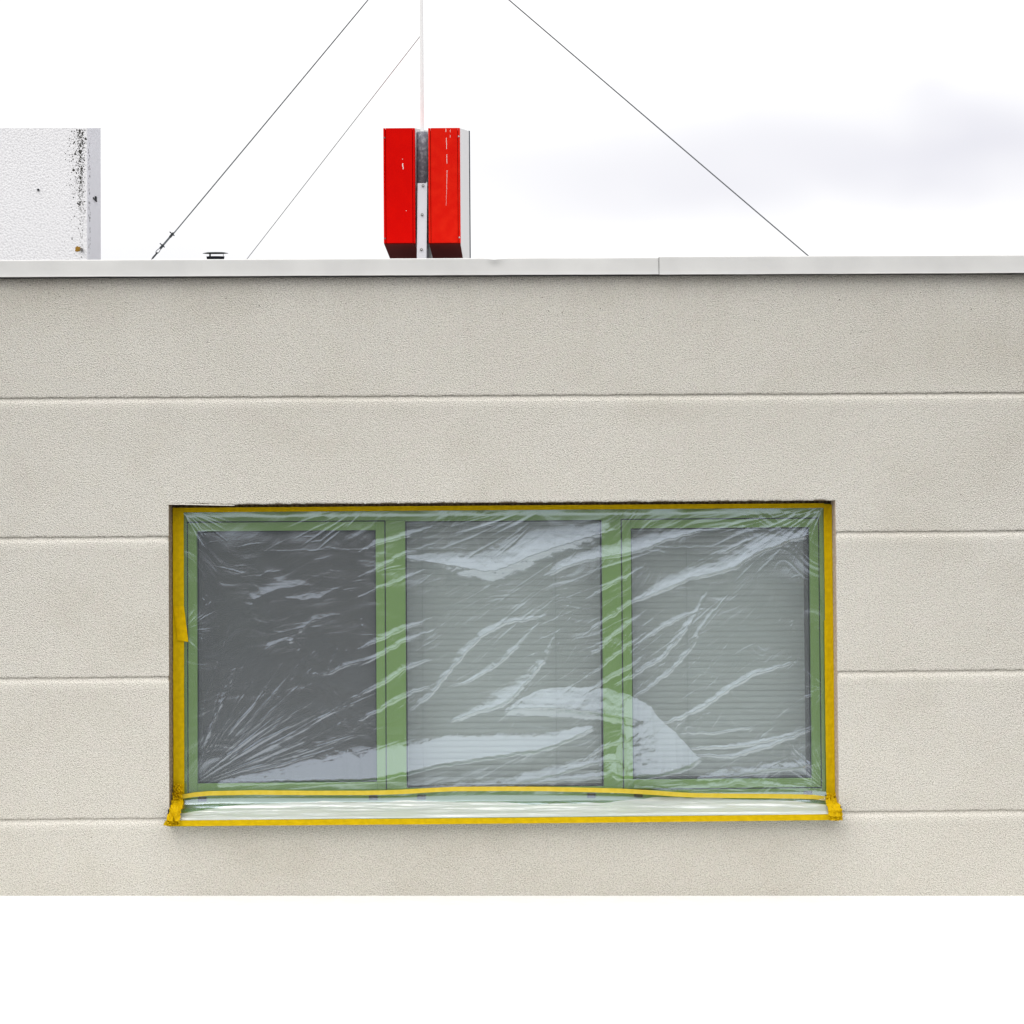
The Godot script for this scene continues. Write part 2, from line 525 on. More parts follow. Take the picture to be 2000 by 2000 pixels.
func make_building() -> void:
	var b := thing("building", "low flat-roofed building of wide cream stucco wall panels with one window", "building", Vector3(0.135, 0, 0))
	var J := [2.825, 2.2334, 1.6115, 0.9864, 0.3602, -0.18]
	var L := -6.2
	var Rr := 6.6
	var ol := -1.358
	var orr := 1.6275
	# top course, then the course with the window head notched out of it, then the courses beside the window, then the plinth course
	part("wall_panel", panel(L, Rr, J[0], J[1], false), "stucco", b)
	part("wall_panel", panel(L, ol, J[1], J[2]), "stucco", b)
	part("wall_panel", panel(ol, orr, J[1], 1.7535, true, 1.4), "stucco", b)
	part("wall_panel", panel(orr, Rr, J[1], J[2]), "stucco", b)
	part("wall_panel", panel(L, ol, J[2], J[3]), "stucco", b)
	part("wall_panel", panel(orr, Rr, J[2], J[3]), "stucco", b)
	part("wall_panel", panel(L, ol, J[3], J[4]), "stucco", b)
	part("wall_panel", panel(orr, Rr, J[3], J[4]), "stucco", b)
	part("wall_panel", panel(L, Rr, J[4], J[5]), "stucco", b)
	# the core of the wall behind the render, and the reveals of the opening
	var inner := -0.30
	var f := -0.019
	part("wall_core", bits([[Vector3(L, 1.7535, inner), Vector3(Rr, 2.8, f)], [Vector3(L, -0.2, inner), Vector3(ol - 0.001, 1.7535, f)], [Vector3(orr + 0.001, -0.2, inner), Vector3(Rr, 1.7535, f)], [Vector3(ol - 0.001, -0.2, inner), Vector3(orr + 0.001, 0.33, f)]]), "reveal_plaster", b)
	var st := new_st()
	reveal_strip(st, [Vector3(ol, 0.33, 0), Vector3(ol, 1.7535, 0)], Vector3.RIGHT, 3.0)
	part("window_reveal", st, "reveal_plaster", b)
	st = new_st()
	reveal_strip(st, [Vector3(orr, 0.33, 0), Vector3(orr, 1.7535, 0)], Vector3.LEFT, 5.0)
	part("window_reveal", st, "lit_reveal_plaster", b)
	# stray dark flecks of dirt caught in the render, most of them under the coping
	st = new_st()
	for k in 150:
		var x := rng.randf_range(-2.25, 2.6)
		var y: float = 2.77 - absf(rng.randfn(0.0, 0.22)) if rng.randf() < 0.55 else rng.randf_range(0.03, 2.7)
		if rng.randf() < 0.12:
			x = rng.randf_range(-2.0, -1.6)
			y = rng.randf_range(2.66, 2.75)
		if x > ol - 0.03 and x < orr + 0.03 and y > 0.28 and y < 1.80:
			continue
		var r := rng.randf_range(0.0010, 0.0030)
		var c := Vector3(x, y, 0.0002)
		var ring := []
		for q in 6:
			ring.append(c + Vector3(cos(TAU * q / 6), sin(TAU * q / 6), 0) * r * rng.randf_range(0.5, 1.2))
		for q in 6:
			tri_out(st, c + Vector3(0, 0, 0.001), ring[q], ring[(q + 1) % 6], Vector3.BACK)
	part("dirt_flecks", st, "fleck", b).set_meta("kind", "stuff")
	# render bead hanging a little below the window head
	st = new_st()
	var bead := []
	for i in 26:
		var x := ol - 0.006 + i * 0.012
		bead.append(Vector3(x, 1.7545 - 0.0012 * i * 0.25 + rough_noise.get_noise_1d(x * 60.0) * 0.001, 0.001))
	tube(st, bead, 0.0022, 6)
	part("render_bead", st, "stucco", b)
	# sides, back, roof and floor
	part("side_wall", bits([[Vector3(L, -0.2, -7), Vector3(L + 0.3, 2.8, inner)]]), "house_wall_grey", b)
	part("side_wall", bits([[Vector3(Rr - 0.3, -0.2, -7), Vector3(Rr, 2.8, inner)]]), "house_wall_grey", b)
	part("back_wall", bits([[Vector3(L + 0.3, -0.2, -7), Vector3(Rr - 0.3, 2.6, -6.7)]]), "house_wall_grey", b)
	part("roof", bits([[Vector3(L + 0.3, 2.6, -7), Vector3(Rr - 0.3, 2.795, inner)]]), "roof_felt", b)
	part("floor", bits([[Vector3(L + 0.3, -0.1, -6.7), Vector3(Rr - 0.3, 0.05, inner)]]), "room_dark", b)
	part("inner_partition", bits([[Vector3(-1.9, 0.05, -3.2), Vector3(2.3, 2.6, -3.1)]]), "room_dark", b)
	part("coping_shade_strip", bits([[Vector3(L, 2.7660, 0.004), Vector3(Rr, 2.830, 0.0290)]]), "rubber", b)  # near-black strip standing in for the shade line under the coping
	# coping: two lengths of folded sheet, the right one lapped over the left
	part("coping", coping(L - 0.03, 0.8388, 2.8455, 2.7685, 0.035, true), "coping_metal", b)
	part("coping", coping(0.8412, Rr + 0.03, 2.8492, 2.7665, 0.0385, false), "coping_metal", b)

func reveal_strip(st: SurfaceTool, ends: Array, out: Vector3, sd: float) -> void:
	# rough brownish plaster cheek of the opening, from the wall face back to the frame
	var n := 120
	var a: Vector3 = ends[0]
	var c: Vector3 = ends[1]
	var zs := [0.0, -0.004, -0.03, -0.06, -0.09, -0.125]
	for i in n:
		for k in zs.size() - 1:
			var q := []
			for e in [[i, k], [i + 1, k], [i + 1, k + 1], [i, k + 1]]:
				var t: float = float(e[0]) / n
				var p := a.lerp(c, t)
				p.z = zs[e[1]] - (0.0015 if e[1] == 0 else 0.0)
				p += out * (0.0015 + 0.0018 * rough_noise.get_noise_2d(t * 40.0 + sd, p.z * 60.0) + (0.0 if e[1] > 0 else -0.003))
				q.append(p)
			quad_out(st, q[0], q[1], q[2], q[3], out)

func coping(x0: float, x1: float, yt: float, yb: float, zf: float, dented: bool) -> ArrayMesh:
	var xs := PackedFloat32Array()
	var x := x0
	while x < x1 - 1e-4:
		xs.append(x)
		x += 0.004 if dented and x > -0.12 and x < 0.32 else 0.05
	xs.append(x1)
	# section from the back hem over the top, down the face to the rolled drip
	var prof := [Vector2(yt - 0.06, -0.27), Vector2(yt - 0.012, -0.27), Vector2(yt - 0.010, -0.267), Vector2(yt - 0.001, zf - 0.012), Vector2(yt, zf - 0.004), Vector2(yt - 0.0012, zf - 0.0012), Vector2(yt - 0.004, zf), Vector2(yt - 0.008, zf), Vector2(yt - 0.013, zf), Vector2(yt - 0.018, zf), Vector2(yt - 0.024, zf), Vector2(yt - 0.032, zf), Vector2(yt - 0.045, zf), Vector2(yb + 0.007, zf), Vector2(yb + 0.004, zf + 0.0016), Vector2(yb + 0.0015, zf + 0.0022), Vector2(yb, zf + 0.0008), Vector2(yb, zf - 0.004), Vector2(yb + 0.03, zf - 0.004)]
	var nu := xs.size()
	var nv := prof.size()
	var pos := PackedVector3Array()
	pos.resize(nu * nv)
	for j in nv:
		var p: Vector2 = prof[nv - 1 - j]
		for i in nu:
			var xx := xs[i]
			var y := p.x
			var z := p.y + (rough_noise.get_noise_2d(xx * 0.9, yt * 9.0) * 0.0012 if p.y > 0.0 else 0.0)
			if p.x < yb + 0.002:
				y += rough_noise.get_noise_1d(xx * 2.5) * 0.0008
			if dented and p.y > -0.2 and p.x > yt - 0.035:
				# a knock from above: the arris folded back into a shallow V
				var d := absf(xx - 0.101)
				var side: float = 0.075 if xx > 0.101 else 0.05
				var v := maxf(0.0, 1.0 - d / side)
				v = v * v * (1.6 - 0.6 * v)
				var depth := clampf(1.0 - (yt - p.x) / 0.035, 0.0, 1.0)
				y -= 0.0075 * v * depth
				z += 0.011 * v * depth * clampf((p.y + 0.05) / 0.06, 0.0, 1.0)
			pos[j * nu + i] = Vector3(xx, y, z)
	return sheet(nu, nv, pos)

# the far side of the street, behind the photographer: what the film and panes mirror
func make_street_side() -> void:
	var kinds := [["house_wall_grey", "grey rendered row bungalow at the left end of the far terrace"], ["house_wall_brick", "red brick row bungalow beside the grey end bungalow of the terrace"], ["house_wall_ochre", "ochre row bungalow in the middle of the far terrace"], ["house_wall_grey", "grey row bungalow between the ochre and the second brick bungalow"], ["house_wall_brick", "red brick row bungalow at the right end of the far terrace"]]
	for k in 5:
		var cx := 24.0 - k * 11.0
		var w := 11.0
		var e: float = 2.75 + [0.0, 0.2, -0.2, 0.25, 0.1][k]
		var ridge_y: float = e + 2.2
		var g := slope_y(cx) - 0.15
		var z0 := 27.0
		var h := thing("row_bungalow", kinds[k][1], "house", Vector3(cx, g, z0 + 4.0), "row bungalows on the far side of the street")
		part("wall", bits([[Vector3(cx - w / 2 + 0.02, g, z0), Vector3(cx + w / 2 - 0.02, e, z0 + 8.0)]]), kinds[k][0], h)
		var st := new_st()
		var a := Vector3(cx - w / 2, e + 0.01, z0 - 0.35)
		var b2 := Vector3(cx + w / 2, e + 0.01, z0 - 0.35)
		var c := Vector3(cx + w / 2, e + 0.01, z0 + 8.35)
		var d := Vector3(cx - w / 2, e + 0.01, z0 + 8.35)
		var r0 := Vector3(cx - w / 2, ridge_y, z0 + 4.0)
		var r1 := Vector3(cx + w / 2, ridge_y, z0 + 4.0)
		quad_out(st, a, b2, r1, r0, Vector3(0, 1, -1))
		quad_out(st, d, c, r1, r0, Vector3(0, 1, 1))
		tri_out(st, a, d, r0, Vector3.LEFT)
		tri_out(st, b2, c, r1, Vector3.RIGHT)
		quad_out(st, a, b2, c, d, Vector3.DOWN)
		part("roof", st, "roof_tile", h)
		for q in [-3.2, 0.2, 3.2]:
			var wn := part("window", bits([[Vector3(cx + q - 0.7, g + 1.2, z0 - 0.05), Vector3(cx + q + 0.7, g + 2.6, z0 + 0.04)]], 0.02), "house_frame", h)
			part("pane", bits([[Vector3(cx + q - 0.6, g + 1.3, z0 - 0.06), Vector3(cx + q + 0.6, g + 2.5, z0 - 0.045)]]), "house_pane", wn)
		part("door", bits([[Vector3(cx + 4.4, g + 0.05, z0 - 0.06), Vector3(cx + 5.3, g + 2.1, z0 + 0.04)]], 0.02), "house_door", h)

# ------------------------------------------------------------------ window
func frame_bars(x0: float, x1: float, y0: float, y1: float, wl: float, wr: float, wb: float, wt: float, z0: float, z1: float, ch: float) -> SurfaceTool:
	var st := new_st()
	box(st, Vector3(x0, y0, z0), Vector3(x0 + wl, y1, z1), ch)
	box(st, Vector3(x1 - wr, y0, z0), Vector3(x1, y1, z1), ch)
	box(st, Vector3(x0 + wl + 0.0003, y0, z0), Vector3(x1 - wr - 0.0003, y0 + wb, z1), ch)
	box(st, Vector3(x0 + wl + 0.0003, y1 - wt, z0), Vector3(x1 - wr - 0.0003, y1, z1), ch)
	return st

func make_window() -> void:
	var w := thing("window", "wide green metal window of three lights set in the stucco wall", "window", Vector3(0.135, 0.33, -0.14))
	var zb := -0.185
	var zf := -0.112
	# outer frame up to the rebates, then two mullions
	part("outer_frame", frame_bars(-1.354, 1.6225, 0.375, 1.7415, 0.061, 0.0510, 0.077, 0.0630, zb, zf, 0.0012), "window_green", w)
	part("mullion", bits([[Vector3(-0.3960, 0.4525, zb), Vector3(-0.3075, 1.6780, zf)]], 0.0012), "window_green", w)
	part("mullion", bits([[Vector3(0.5835, 0.4525, zb), Vector3(0.6695, 1.6780, zf)]], 0.0012), "window_green", w)
	part("glazing_bead", bits([[Vector3(-0.3070, 0.4525, zb), Vector3(0.5830, 0.4690, zf - 0.001)], [Vector3(-0.3070, 1.6738, zb), Vector3(0.5830, 1.6782, zf - 0.001)]], 0.0008), "window_green", w)
	part("head_shade_strip", bits([[Vector3(-1.354, 1.7418, zb), Vector3(1.6225, 1.7519, zf - 0.004)]]), "reveal_plaster", w)  # brown strip added for the shaded band under the soffit
	# seals in the gaps round the frame and the two sashes
	part("seal", frame_bars(-1.3575, 1.6265, 0.372, 1.7535, 0.0033, 0.0037, 0.003, 0.0016, zb + 0.002, zf - 0.008, 0.0), "rubber", w)
	for s in [[-1.288, -0.4012], [0.6748, 1.5670]]:
		var a: float = s[0]
		var c: float = s[1]
		part("rebate", frame_bars(a - 0.0049, c + 0.0049, 0.4526, 1.6779, 0.0045, 0.0045, 0.0045, 0.0045, zb + 0.01, zf - 0.009, 0.0), "rubber", w)
		var sash := part("sash", frame_bars(a, c, 0.4575, 1.6732, 0.0402, 0.0395, 0.0400, 0.0385, zb + 0.004, zf + 0.0008, 0.0015), "window_green", w)
		part("gasket", frame_bars(a + 0.0405, c - 0.0398, 0.4978, 1.6344, 0.0048, 0.0048, 0.0048, 0.0048, -0.147, -0.1345, 0.0), "rubber", sash)
		part("glass_pane", bits([[Vector3(a + 0.043, 0.5, -0.1435), Vector3(c - 0.042, 1.632, -0.1395)]]), "glass", sash)
	part("gasket", frame_bars(-0.3070, 0.5830, 0.4693, 1.6735, 0.0048, 0.0048, 0.0048, 0.0048, -0.147, -0.1345, 0.0), "rubber", w)
	part("glass_pane", bits([[Vector3(-0.3045, 0.472, -0.1435), Vector3(0.5805, 1.671, -0.1395)]]), "glass", w)
	shadow_box(w, -1.248, -0.440, 0.4975, 1.635)
	shadow_box(w, -0.307, 0.583, 0.469, 1.674)
	shadow_box(w, 0.715, 1.5275, 0.4975, 1.635)
	for x in [-1.2259, -0.4575, -0.2408, 0.5259, 0.7388, 1.5065]:
		part("drain_cap", bits([[Vector3(x - 0.0195, 0.4185, zf - 0.001), Vector3(x + 0.0195, 0.4405, zf + 0.006)]], 0.003), "rubber", w)
	# sill: sheet sloping out from under the frame to a turned-down lip, with closed ends
	var st := new_st()
	var sec := [Vector2(0.3900, -0.113), Vector2(0.3530, 0.0455), Vector2(0.3515, 0.0475), Vector2(0.3285, 0.0475), Vector2(0.3268, 0.0455), Vector2(0.3268, 0.0400), Vector2(0.3480, 0.0400), Vector2(0.3700, -0.113)]
	for i in sec.size():
		var p: Vector2 = sec[i]
		var q: Vector2 = sec[(i + 1) % sec.size()]
		var out := Vector3(0, -(p.y - q.y), (p.x - q.x))
		out = Vector3(0, q.y - p.y, p.x - q.x)
		quad_out(st, Vector3(-1.353, p.x, p.y), Vector3(1.6255, p.x, p.y), Vector3(1.6255, q.x, q.y), Vector3(-1.353, q.x, q.y), out)
	var sill := part("sill", st, "window_green", w)
	part("end_cap", bits([[Vector3(-1.3572, 0.3275, -0.11), Vector3(-1.3535, 0.402, 0.046)]], 0.001), "rubber", sill)
	part("end_cap", bits([[Vector3(1.6258, 0.3275, -0.11), Vector3(1.6300, 0.388, 0.046)]], 0.001), "rubber", sill)

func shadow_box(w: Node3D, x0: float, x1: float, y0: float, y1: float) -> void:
	# added dark surround shading the pane edges, from the glass back into the room
	part("added_shade_lining", frame_bars(x0 - 0.03, x1 + 0.03, y0 - 0.03, y1 + 0.03, 0.026, 0.026, 0.026, 0.026, -0.330, -0.186, 0.0), "shade_lining", w)

func make_blind(x0: float, x1: float, cords: Array, label: String) -> void:
	var z := -0.310
	var b := thing("venetian_blind", label, "blind", Vector3((x0 + x1) / 2, 0.46, z), "venetian blinds behind the glass")
	part("head_rail", bits([[Vector3(x0, 1.655, z - 0.014), Vector3(x1, 1.685, z + 0.014)]], 0.002), "blind_slat", b)
	var y := 1.64
	while y > 0.475:
		# a shallow curved slat, nearly shut
		var st := new_st()
		var tilt := deg_to_rad(84.0 + rng.randf_range(-1.2, 1.2))
		var droop := rng.randf_range(-0.0006, 0.0006)
		var last := Vector3.ZERO
		for k in 9:
			var u := (k - 4) / 4.0 * 0.01385
			var hump := 0.0030 * (1.0 - pow((k - 4) / 4.0, 2.0))
			var p := Vector3(0, y + u * sin(tilt) + hump * cos(tilt), z - u * cos(tilt) + hump * sin(tilt))
			if k > 0:
				quad_out(st, Vector3(x0, last.y, last.z), Vector3(x1, last.y + droop, last.z), Vector3(x1, p.y + droop, p.z), Vector3(x0, p.y, p.z), Vector3(0, 0.5, 1))
			last = p
		part("slat", st, "blind_slat", b)
		y -= 0.0275
	part("bottom_rail", bits([[Vector3(x0, 0.455, z - 0.012), Vector3(x1, 0.469, z + 0.012)]], 0.002), "blind_slat", b)
	for c in cords:
		part("ladder_cord", bits([[Vector3(c - 0.002, 0.468, z + 0.0145), Vector3(c + 0.002, 1.656, z + 0.0155)]]), "cord", b)

# ------------------------------------------------------------------ film
const FX0 := -1.318
const FY0 := 0.438
const FS := 0.003
const FNU := 972
const FNV := 431
var warp_x := PackedFloat32Array()
var warp_y := PackedFloat32Array()
var warp_k := 1.0

# raises a fold: pts are [x, y, width] in millimetres along its crest, s the slope of its sky-facing side, wl the width of the side below
func ridge(h: PackedFloat32Array, pts: Array, s: float, wl: float, flat := false) -> void:
	var n := pts.size()
	var lo := Vector2(1e9, 1e9)
	var hi := Vector2(-1e9, -1e9)
	for p in pts:
		var r: float = maxf(p[2], wl) + 8.0
		lo = lo.min(Vector2(p[0] - r, p[1] - r))
		hi = hi.max(Vector2(p[0] + r, p[1] + r))
	var i0 := clampi(int((lo.x * 0.001 - FX0) / FS), 0, FNU - 1)
	var i1 := clampi(int((hi.x * 0.001 - FX0) / FS) + 1, 0, FNU - 1)
	var j0 := clampi(int((lo.y * 0.001 - FY0) / FS), 0, FNV - 1)
	var j1 := clampi(int((hi.y * 0.001 - FY0) / FS) + 1, 0, FNV - 1)
	for j in range(j0, j1 + 1):
		for i in range(i0, i1 + 1):
			var at := j * FNU + i
			var px := (FX0 + i * FS) * 1000.0 + warp_x[at] * warp_k
			var py := (FY0 + j * FS) * 1000.0 + warp_y[at] * warp_k
			var best := 1e18
			var side := 0.0
			var w := 0.0
			for k in n - 1:
				var ax: float = pts[k][0]
				var ay: float = pts[k][1]
				var bx: float = pts[k + 1][0] - ax
				var by: float = pts[k + 1][1] - ay
				var t := clampf(((px - ax) * bx + (py - ay) * by) / (bx * bx + by * by), 0.0, 1.0)
				var dx := px - ax - bx * t
				var dy := py - ay - by * t
				var d2 := dx * dx + dy * dy
				if d2 < best:
					best = d2
					side = bx * dy - by * dx
					w = lerpf(pts[k][2], pts[k + 1][2], t)
			var d := sqrt(best)
			var a := s * w
			var low := minf(wl, w * 1.5 + 3.0)
			if side >= 0.0:
				if d < w:
					var f := 1.0 - d / w
					# broad billows ease in from above, narrow folds are straighter
					var k := clampf((w - 20.0) / 60.0, 0.0, 1.0)
					h[at] += a * (f if flat else lerpf(f * 0.55 + f * f * 0.45, f * f * 0.85, k) * 1.1)
			elif d < low:
				var q := 1.0 - d / low
				h[at] += a * q * q

func fan(h: PackedFloat32Array, cx: float, cy: float, a0: float, a1: float, n: int, r0: float, r1: float, len0: float, len1: float, w0: float, w1: float, s0: float, s1: float) -> void:
	for k in n:
		var a := deg_to_rad(lerpf(a0, a1, (k + rng.randf_range(0.05, 0.95)) / n))
		var r := rng.randf_range(r0, r1)
		var l := rng.randf_range(len0, len1)
		var w := rng.randf_range(w0, w1)
		var d := Vector2(cos(a), sin(a))
		var b := Vector2(-d.y, d.x) * l * rng.randf_range(-0.04, 0.04)
		var p0 := Vector2(cx, cy) + d * r
		var p1 := Vector2(cx, cy) + d * (r + l * 0.45) + b
		var p2 := Vector2(cx, cy) + d * (r + l)
		var pts := [[p0.x, p0.y, 1.5], [p1.x, p1.y, w], [p2.x, p2.y, 1.0]]
		if d.x < 0.0:
			pts.reverse()
		ridge(h, pts, rng.randf_range(s0, s1), w * rng.randf_range(0.7, 1.4))

func crumple(h: PackedFloat32Array, cx: float, cy: float, r: float, n: int, ang := 999.0) -> void:
	for k in n:
		var a := rng.randf_range(-PI / 2, PI / 2) if ang > 900.0 else deg_to_rad(ang + rng.randf_range(-22, 22))
		var c := Vector2(cx + rng.randf_range(-r, r), cy + rng.randf_range(-r, r) * 0.7)
		var l := rng.randf_range(0.3, 0.8) * r
		var d := Vector2(cos(a), sin(a)) * l * 0.5
		var w := rng.randf_range(3.5, 8.0)
		ridge(h, [[c.x - d.x, c.y - d.y, 1.0], [c.x, c.y + 2.0, w], [c.x + d.x, c.y + d.y, 1.0]], rng.randf_range(0.09, 0.17), w)

func make_film() -> void:
	var n1 := FastNoiseLite.new()
	n1.seed = 31
	n1.frequency = 1.0
	n1.fractal_octaves = 2
	var n2 := FastNoiseLite.new()
	n2.seed = 77
	n2.frequency = 1.0
	n2.fractal_octaves = 3
	var h := PackedFloat32Array()
	h.resize(FNU * FNV)
	warp_x.resize(FNU * FNV)
	warp_y.resize(FNU * FNV)
	for j in FNV:
		for i in FNU:
			var x := (FX0 + i * FS) * 1000.0
			var y := (FY0 + j * FS) * 1000.0
			var at := j * FNU + i
			warp_x[at] = 7.0 * n1.get_noise_2d(x * 0.016, y * 0.016)
			warp_y[at] = 6.0 * n1.get_noise_2d(x * 0.016 + 90.0, y * 0.02) + 1.5 * n1.get_noise_2d(x * 0.09, y * 0.09)
			# slow billows, then tension wrinkles running up to the right (level near the top left)
			var v := 3.2 * n1.get_noise_2d(x * 0.0030 + 3.0, y * 0.0034)
			var turn: float = lerpf(0.12, 0.55, smoothstep(-900.0, 300.0, x)) + 0.25 * n1.get_noise_2d(x * 0.0015, y * 0.0015 + 40.0)
			var ca := cos(turn)
			var sa := sin(turn)
			var u := x * ca + y * sa
			var t := -x * sa + y * ca
			var m: float = smoothstep(-0.15, 0.5, n1.get_noise_2d(x * 0.004 + 200.0, y * 0.004))
			v += (0.25 + 0.75 * m) * lerpf(0.36, 0.62, smoothstep(-500.0, 0.0, x)) * n2.get_noise_2d(u * 0.0042, t * 0.034)
			v += 0.9 * n1.get_noise_2d(u * 0.0035 + 70.0, t * 0.0125 + 30.0)
			v += 0.10 * n2.get_noise_2d(u * 0.02 + 500.0, t * 0.11)
			h[at] = v
	ridge(h, [[-1144,498,14], [-938,507,51], [-754,513,126], [-570,516,166], [-443,521,184], [-305,548,175], [-131,583,152], [53,609,120], [308,644,87], [447,693,55], [528,731,12]], 0.22, 16)
	ridge(h, [[136,815,7], [216,824,46], [309,828,83], [425,822,97], [575,803,110], [690,779,101], [748,764,14]], 0.207, 40, true)
	ridge(h, [[642,521,92], [690,523,276], [751,524,350], [829,531,294], [904,544,202], [966,564,101], [1011,587,12]], 0.222, 22, true)
	ridge(h, [[-107,769,5], [8,810,37], [124,843,69], [194,898,64], [252,967,41], [315,1040,21], [376,1164,7]], 0.162, 14)
	ridge(h, [[-291,819,7], [-210,878,18], [-124,970,28], [-48,1071,28], [45,1158,25], [150,1212,21], [326,1239,7]], 0.155, 9)
	ridge(h, [[-95,928,5], [-25,946,14], [56,991,23], [137,1046,21], [200,1106,14], [289,1207,5]], 0.171, 7)
	ridge(h, [[-288,1502,18], [-149,1483,51], [-10,1454,92], [94,1444,120], [198,1485,129], [314,1535,110], [454,1576,83], [588,1616,46]], 0.168, 70)
	ridge(h, [[323,1417,5], [388,1451,28], [476,1483,51], [581,1505,69], [697,1518,78], [783,1546,60], [895,1586,37], [1034,1623,7]], 0.172, 12)
	ridge(h, [[730,1310,12], [781,1323,32], [869,1360,46], [986,1410,55], [1102,1432,64], [1182,1455,74], [1292,1526,69], [1406,1564,55], [1513,1596,23]], 0.18, 14)
	ridge(h, [[634,922,5], [722,972,16], [843,1041,21], [918,1119,25], [984,1211,21], [1074,1370,5]], 0.168, 8)
	ridge(h, [[726,871,7], [866,966,18], [983,1086,21], [1035,1196,12], [1148,1323,5]], 0.161, 7)
	ridge(h, [[855,754,5], [934,776,14], [1050,831,23], [1143,899,23], [1260,968,18], [1435,1020,7]], 0.172, 10)
	ridge(h, [[728,1102,7], [845,1179,18], [938,1229,18], [1036,1266,7]], 0.147, 7)
	ridge(h, [[955,638,5], [1094,639,12], [1257,654,16], [1397,685,12], [1527,730,5]], 0.2, 7)
	ridge(h, [[983,610,5], [1164,599,14], [1326,644,18], [1431,684,12], [1532,721,5]], 0.201, 8)
	ridge(h, [[933,710,5], [1095,706,9], [1258,732,7], [1328,766,2]], 0.172, 5)
	ridge(h, [[1005,499,9], [1093,508,37], [1186,516,51], [1325,540,41], [1430,546,55], [1511,559,18]], 0.167, 10)
	ridge(h, [[722,469,7], [861,447,18], [1046,457,23], [1186,484,32], [1325,469,23], [1556,441,7]], 0.171, 8)
	ridge(h, [[-293,469,9], [-63,472,28], [168,484,37], [376,532,46], [580,586,32], [677,594,9]], 0.168, 10)
	ridge(h, [[75,455,7], [260,487,18], [422,504,23], [579,517,18]], 0.178, 8)
	ridge(h, [[-851,1331,7], [-773,1321,23], [-692,1329,32], [-635,1361,21], [-593,1377,5]], 0.066, 18)
	ridge(h, [[-1050,1235,7], [-980,1327,41], [-877,1372,55], [-750,1390,18]], 0.066, 40)
	ridge(h, [[-843,1114,5], [-785,1182,23], [-727,1228,28], [-612,1255,9]], 0.074, 14)
	ridge(h, [[-752,979,5], [-659,988,18], [-567,1024,23], [-440,1060,14]], 0.084, 14)
	ridge(h, [[-981,1050,5], [-912,1114,23], [-843,1141,23], [-774,1113,7]], 0.079, 16)
	ridge(h, [[-1166,799,7], [-1097,959,18], [-1051,1051,7]], 0.088, 8)
	ridge(h, [[-519,1420,5], [-426,1461,18], [-311,1521,18], [-183,1566,5]], 0.122, 9)
	ridge(h, [[-519,1328,5], [-427,1369,14], [-311,1414,14], [-184,1460,5]], 0.128, 9)
	ridge(h, [[-521,1097,5], [-428,1138,21], [-312,1188,21], [-185,1233,5]], 0.14, 9)
	ridge(h, [[-521,1024,5], [-428,1064,18], [-313,1133,18], [-185,1178,5]], 0.144, 9)
	ridge(h, [[-522,890,5], [-429,931,23], [-313,1008,23], [-186,1053,5]], 0.151, 9)
	ridge(h, [[-522,780,5], [-430,820,18], [-314,888,18], [-187,933,5]], 0.157, 9)
	ridge(h, [[-518,1531,5], [-426,1572,23], [-310,1604,23], [-183,1649,5]], 0.117, 9)
	ridge(h, [[498,1302,5], [586,1362,16], [689,1407,16], [782,1471,5]], 0.136, 8)
	ridge(h, [[497,1152,5], [585,1211,18], [688,1280,18], [781,1344,5]], 0.144, 8)
	ridge(h, [[496,1043,5], [584,1103,18], [687,1194,18], [780,1258,5]], 0.149, 8)
	ridge(h, [[495,956,5], [583,1015,14], [686,1097,14], [779,1161,5]], 0.154, 8)
	ridge(h, [[494,882,5], [583,941,18], [685,996,18], [778,1060,5]], 0.159, 8)
	ridge(h, [[492,587,5], [580,646,18], [683,677,18], [776,741,5]], 0.176, 8)
	ridge(h, [[-1164,1538,2], [-841,1543,5], [-437,1547,5]], 0.111, 4)
	ridge(h, [[-299,1548,5], [175,1547,2]], 0.127, 4)
	ridge(h, [[716,1546,5], [1103,1546,5], [1266,1549,2]], 0.127, 4)
	ridge(h, [[-1165,1370,2], [-750,1369,4], [-438,1369,4]], 0.064, 4)
	ridge(h, [[720,1534,5], [871,1522,7]], 0.112, 6)
	ridge(h, [[1057,1507,2], [1150,1524,14], [1224,1566,12], [1266,1575,2]], 0.136, 5)
	ridge(h, [[918,1614,2], [1081,1622,14], [1221,1635,9]], 0.107, 6)
	warp_k = 0.12
	# radiating tension folds at the four corners and along the edges
	fan(h, -1318, 470, 12, 74, 13, 60, 260, 300, 760, 7, 15, 0.08, 0.14)
	fan(h, -1318, 470, 8, 34, 10, 90, 380, 340, 780, 6, 13, 0.09, 0.15)
	fan(h, 1595, 1738, 182, 268, 30, 8, 60, 60, 320, 5, 14, 0.10, 0.2)
	fan(h, 1595, 1738, 188, 225, 12, 120, 320, 160, 420, 8, 20, 0.09, 0.15)
	fan(h, -1312, 1735, 292, 356, 18, 8, 60, 60, 240, 4, 10, 0.10, 0.2)
	fan(h, 1598, 445, 96, 178, 24, 10, 60, 60, 260, 4, 12, 0.12, 0.22)
	fan(h, 1598, 900, 130, 230, 12, 6, 60, 40, 130, 4, 8, 0.12, 0.2)
	fan(h, -1318, 1180, -50, 60, 12, 6, 90, 40, 140, 4, 8, 0.1, 0.18)
	fan(h, 400, 1770, 190, 222, 12, 80, 300, 120, 380, 6, 16, 0.10, 0.16)
	fan(h, -420, 1780, 190, 225, 10, 60, 240, 100, 300, 5, 14, 0.10, 0.16)
	fan(h, -1330, 440, 3, 26, 10, 150, 600, 400, 900, 5, 11, 0.08, 0.13)
	fan(h, -1330, 440, 34, 70, 7, 120, 360, 350, 700, 6, 14, 0.05, 0.11)
	fan(h, 1700, 1800, 196, 236, 26, 350, 1500, 200, 560, 5, 13, 0.06, 0.13)
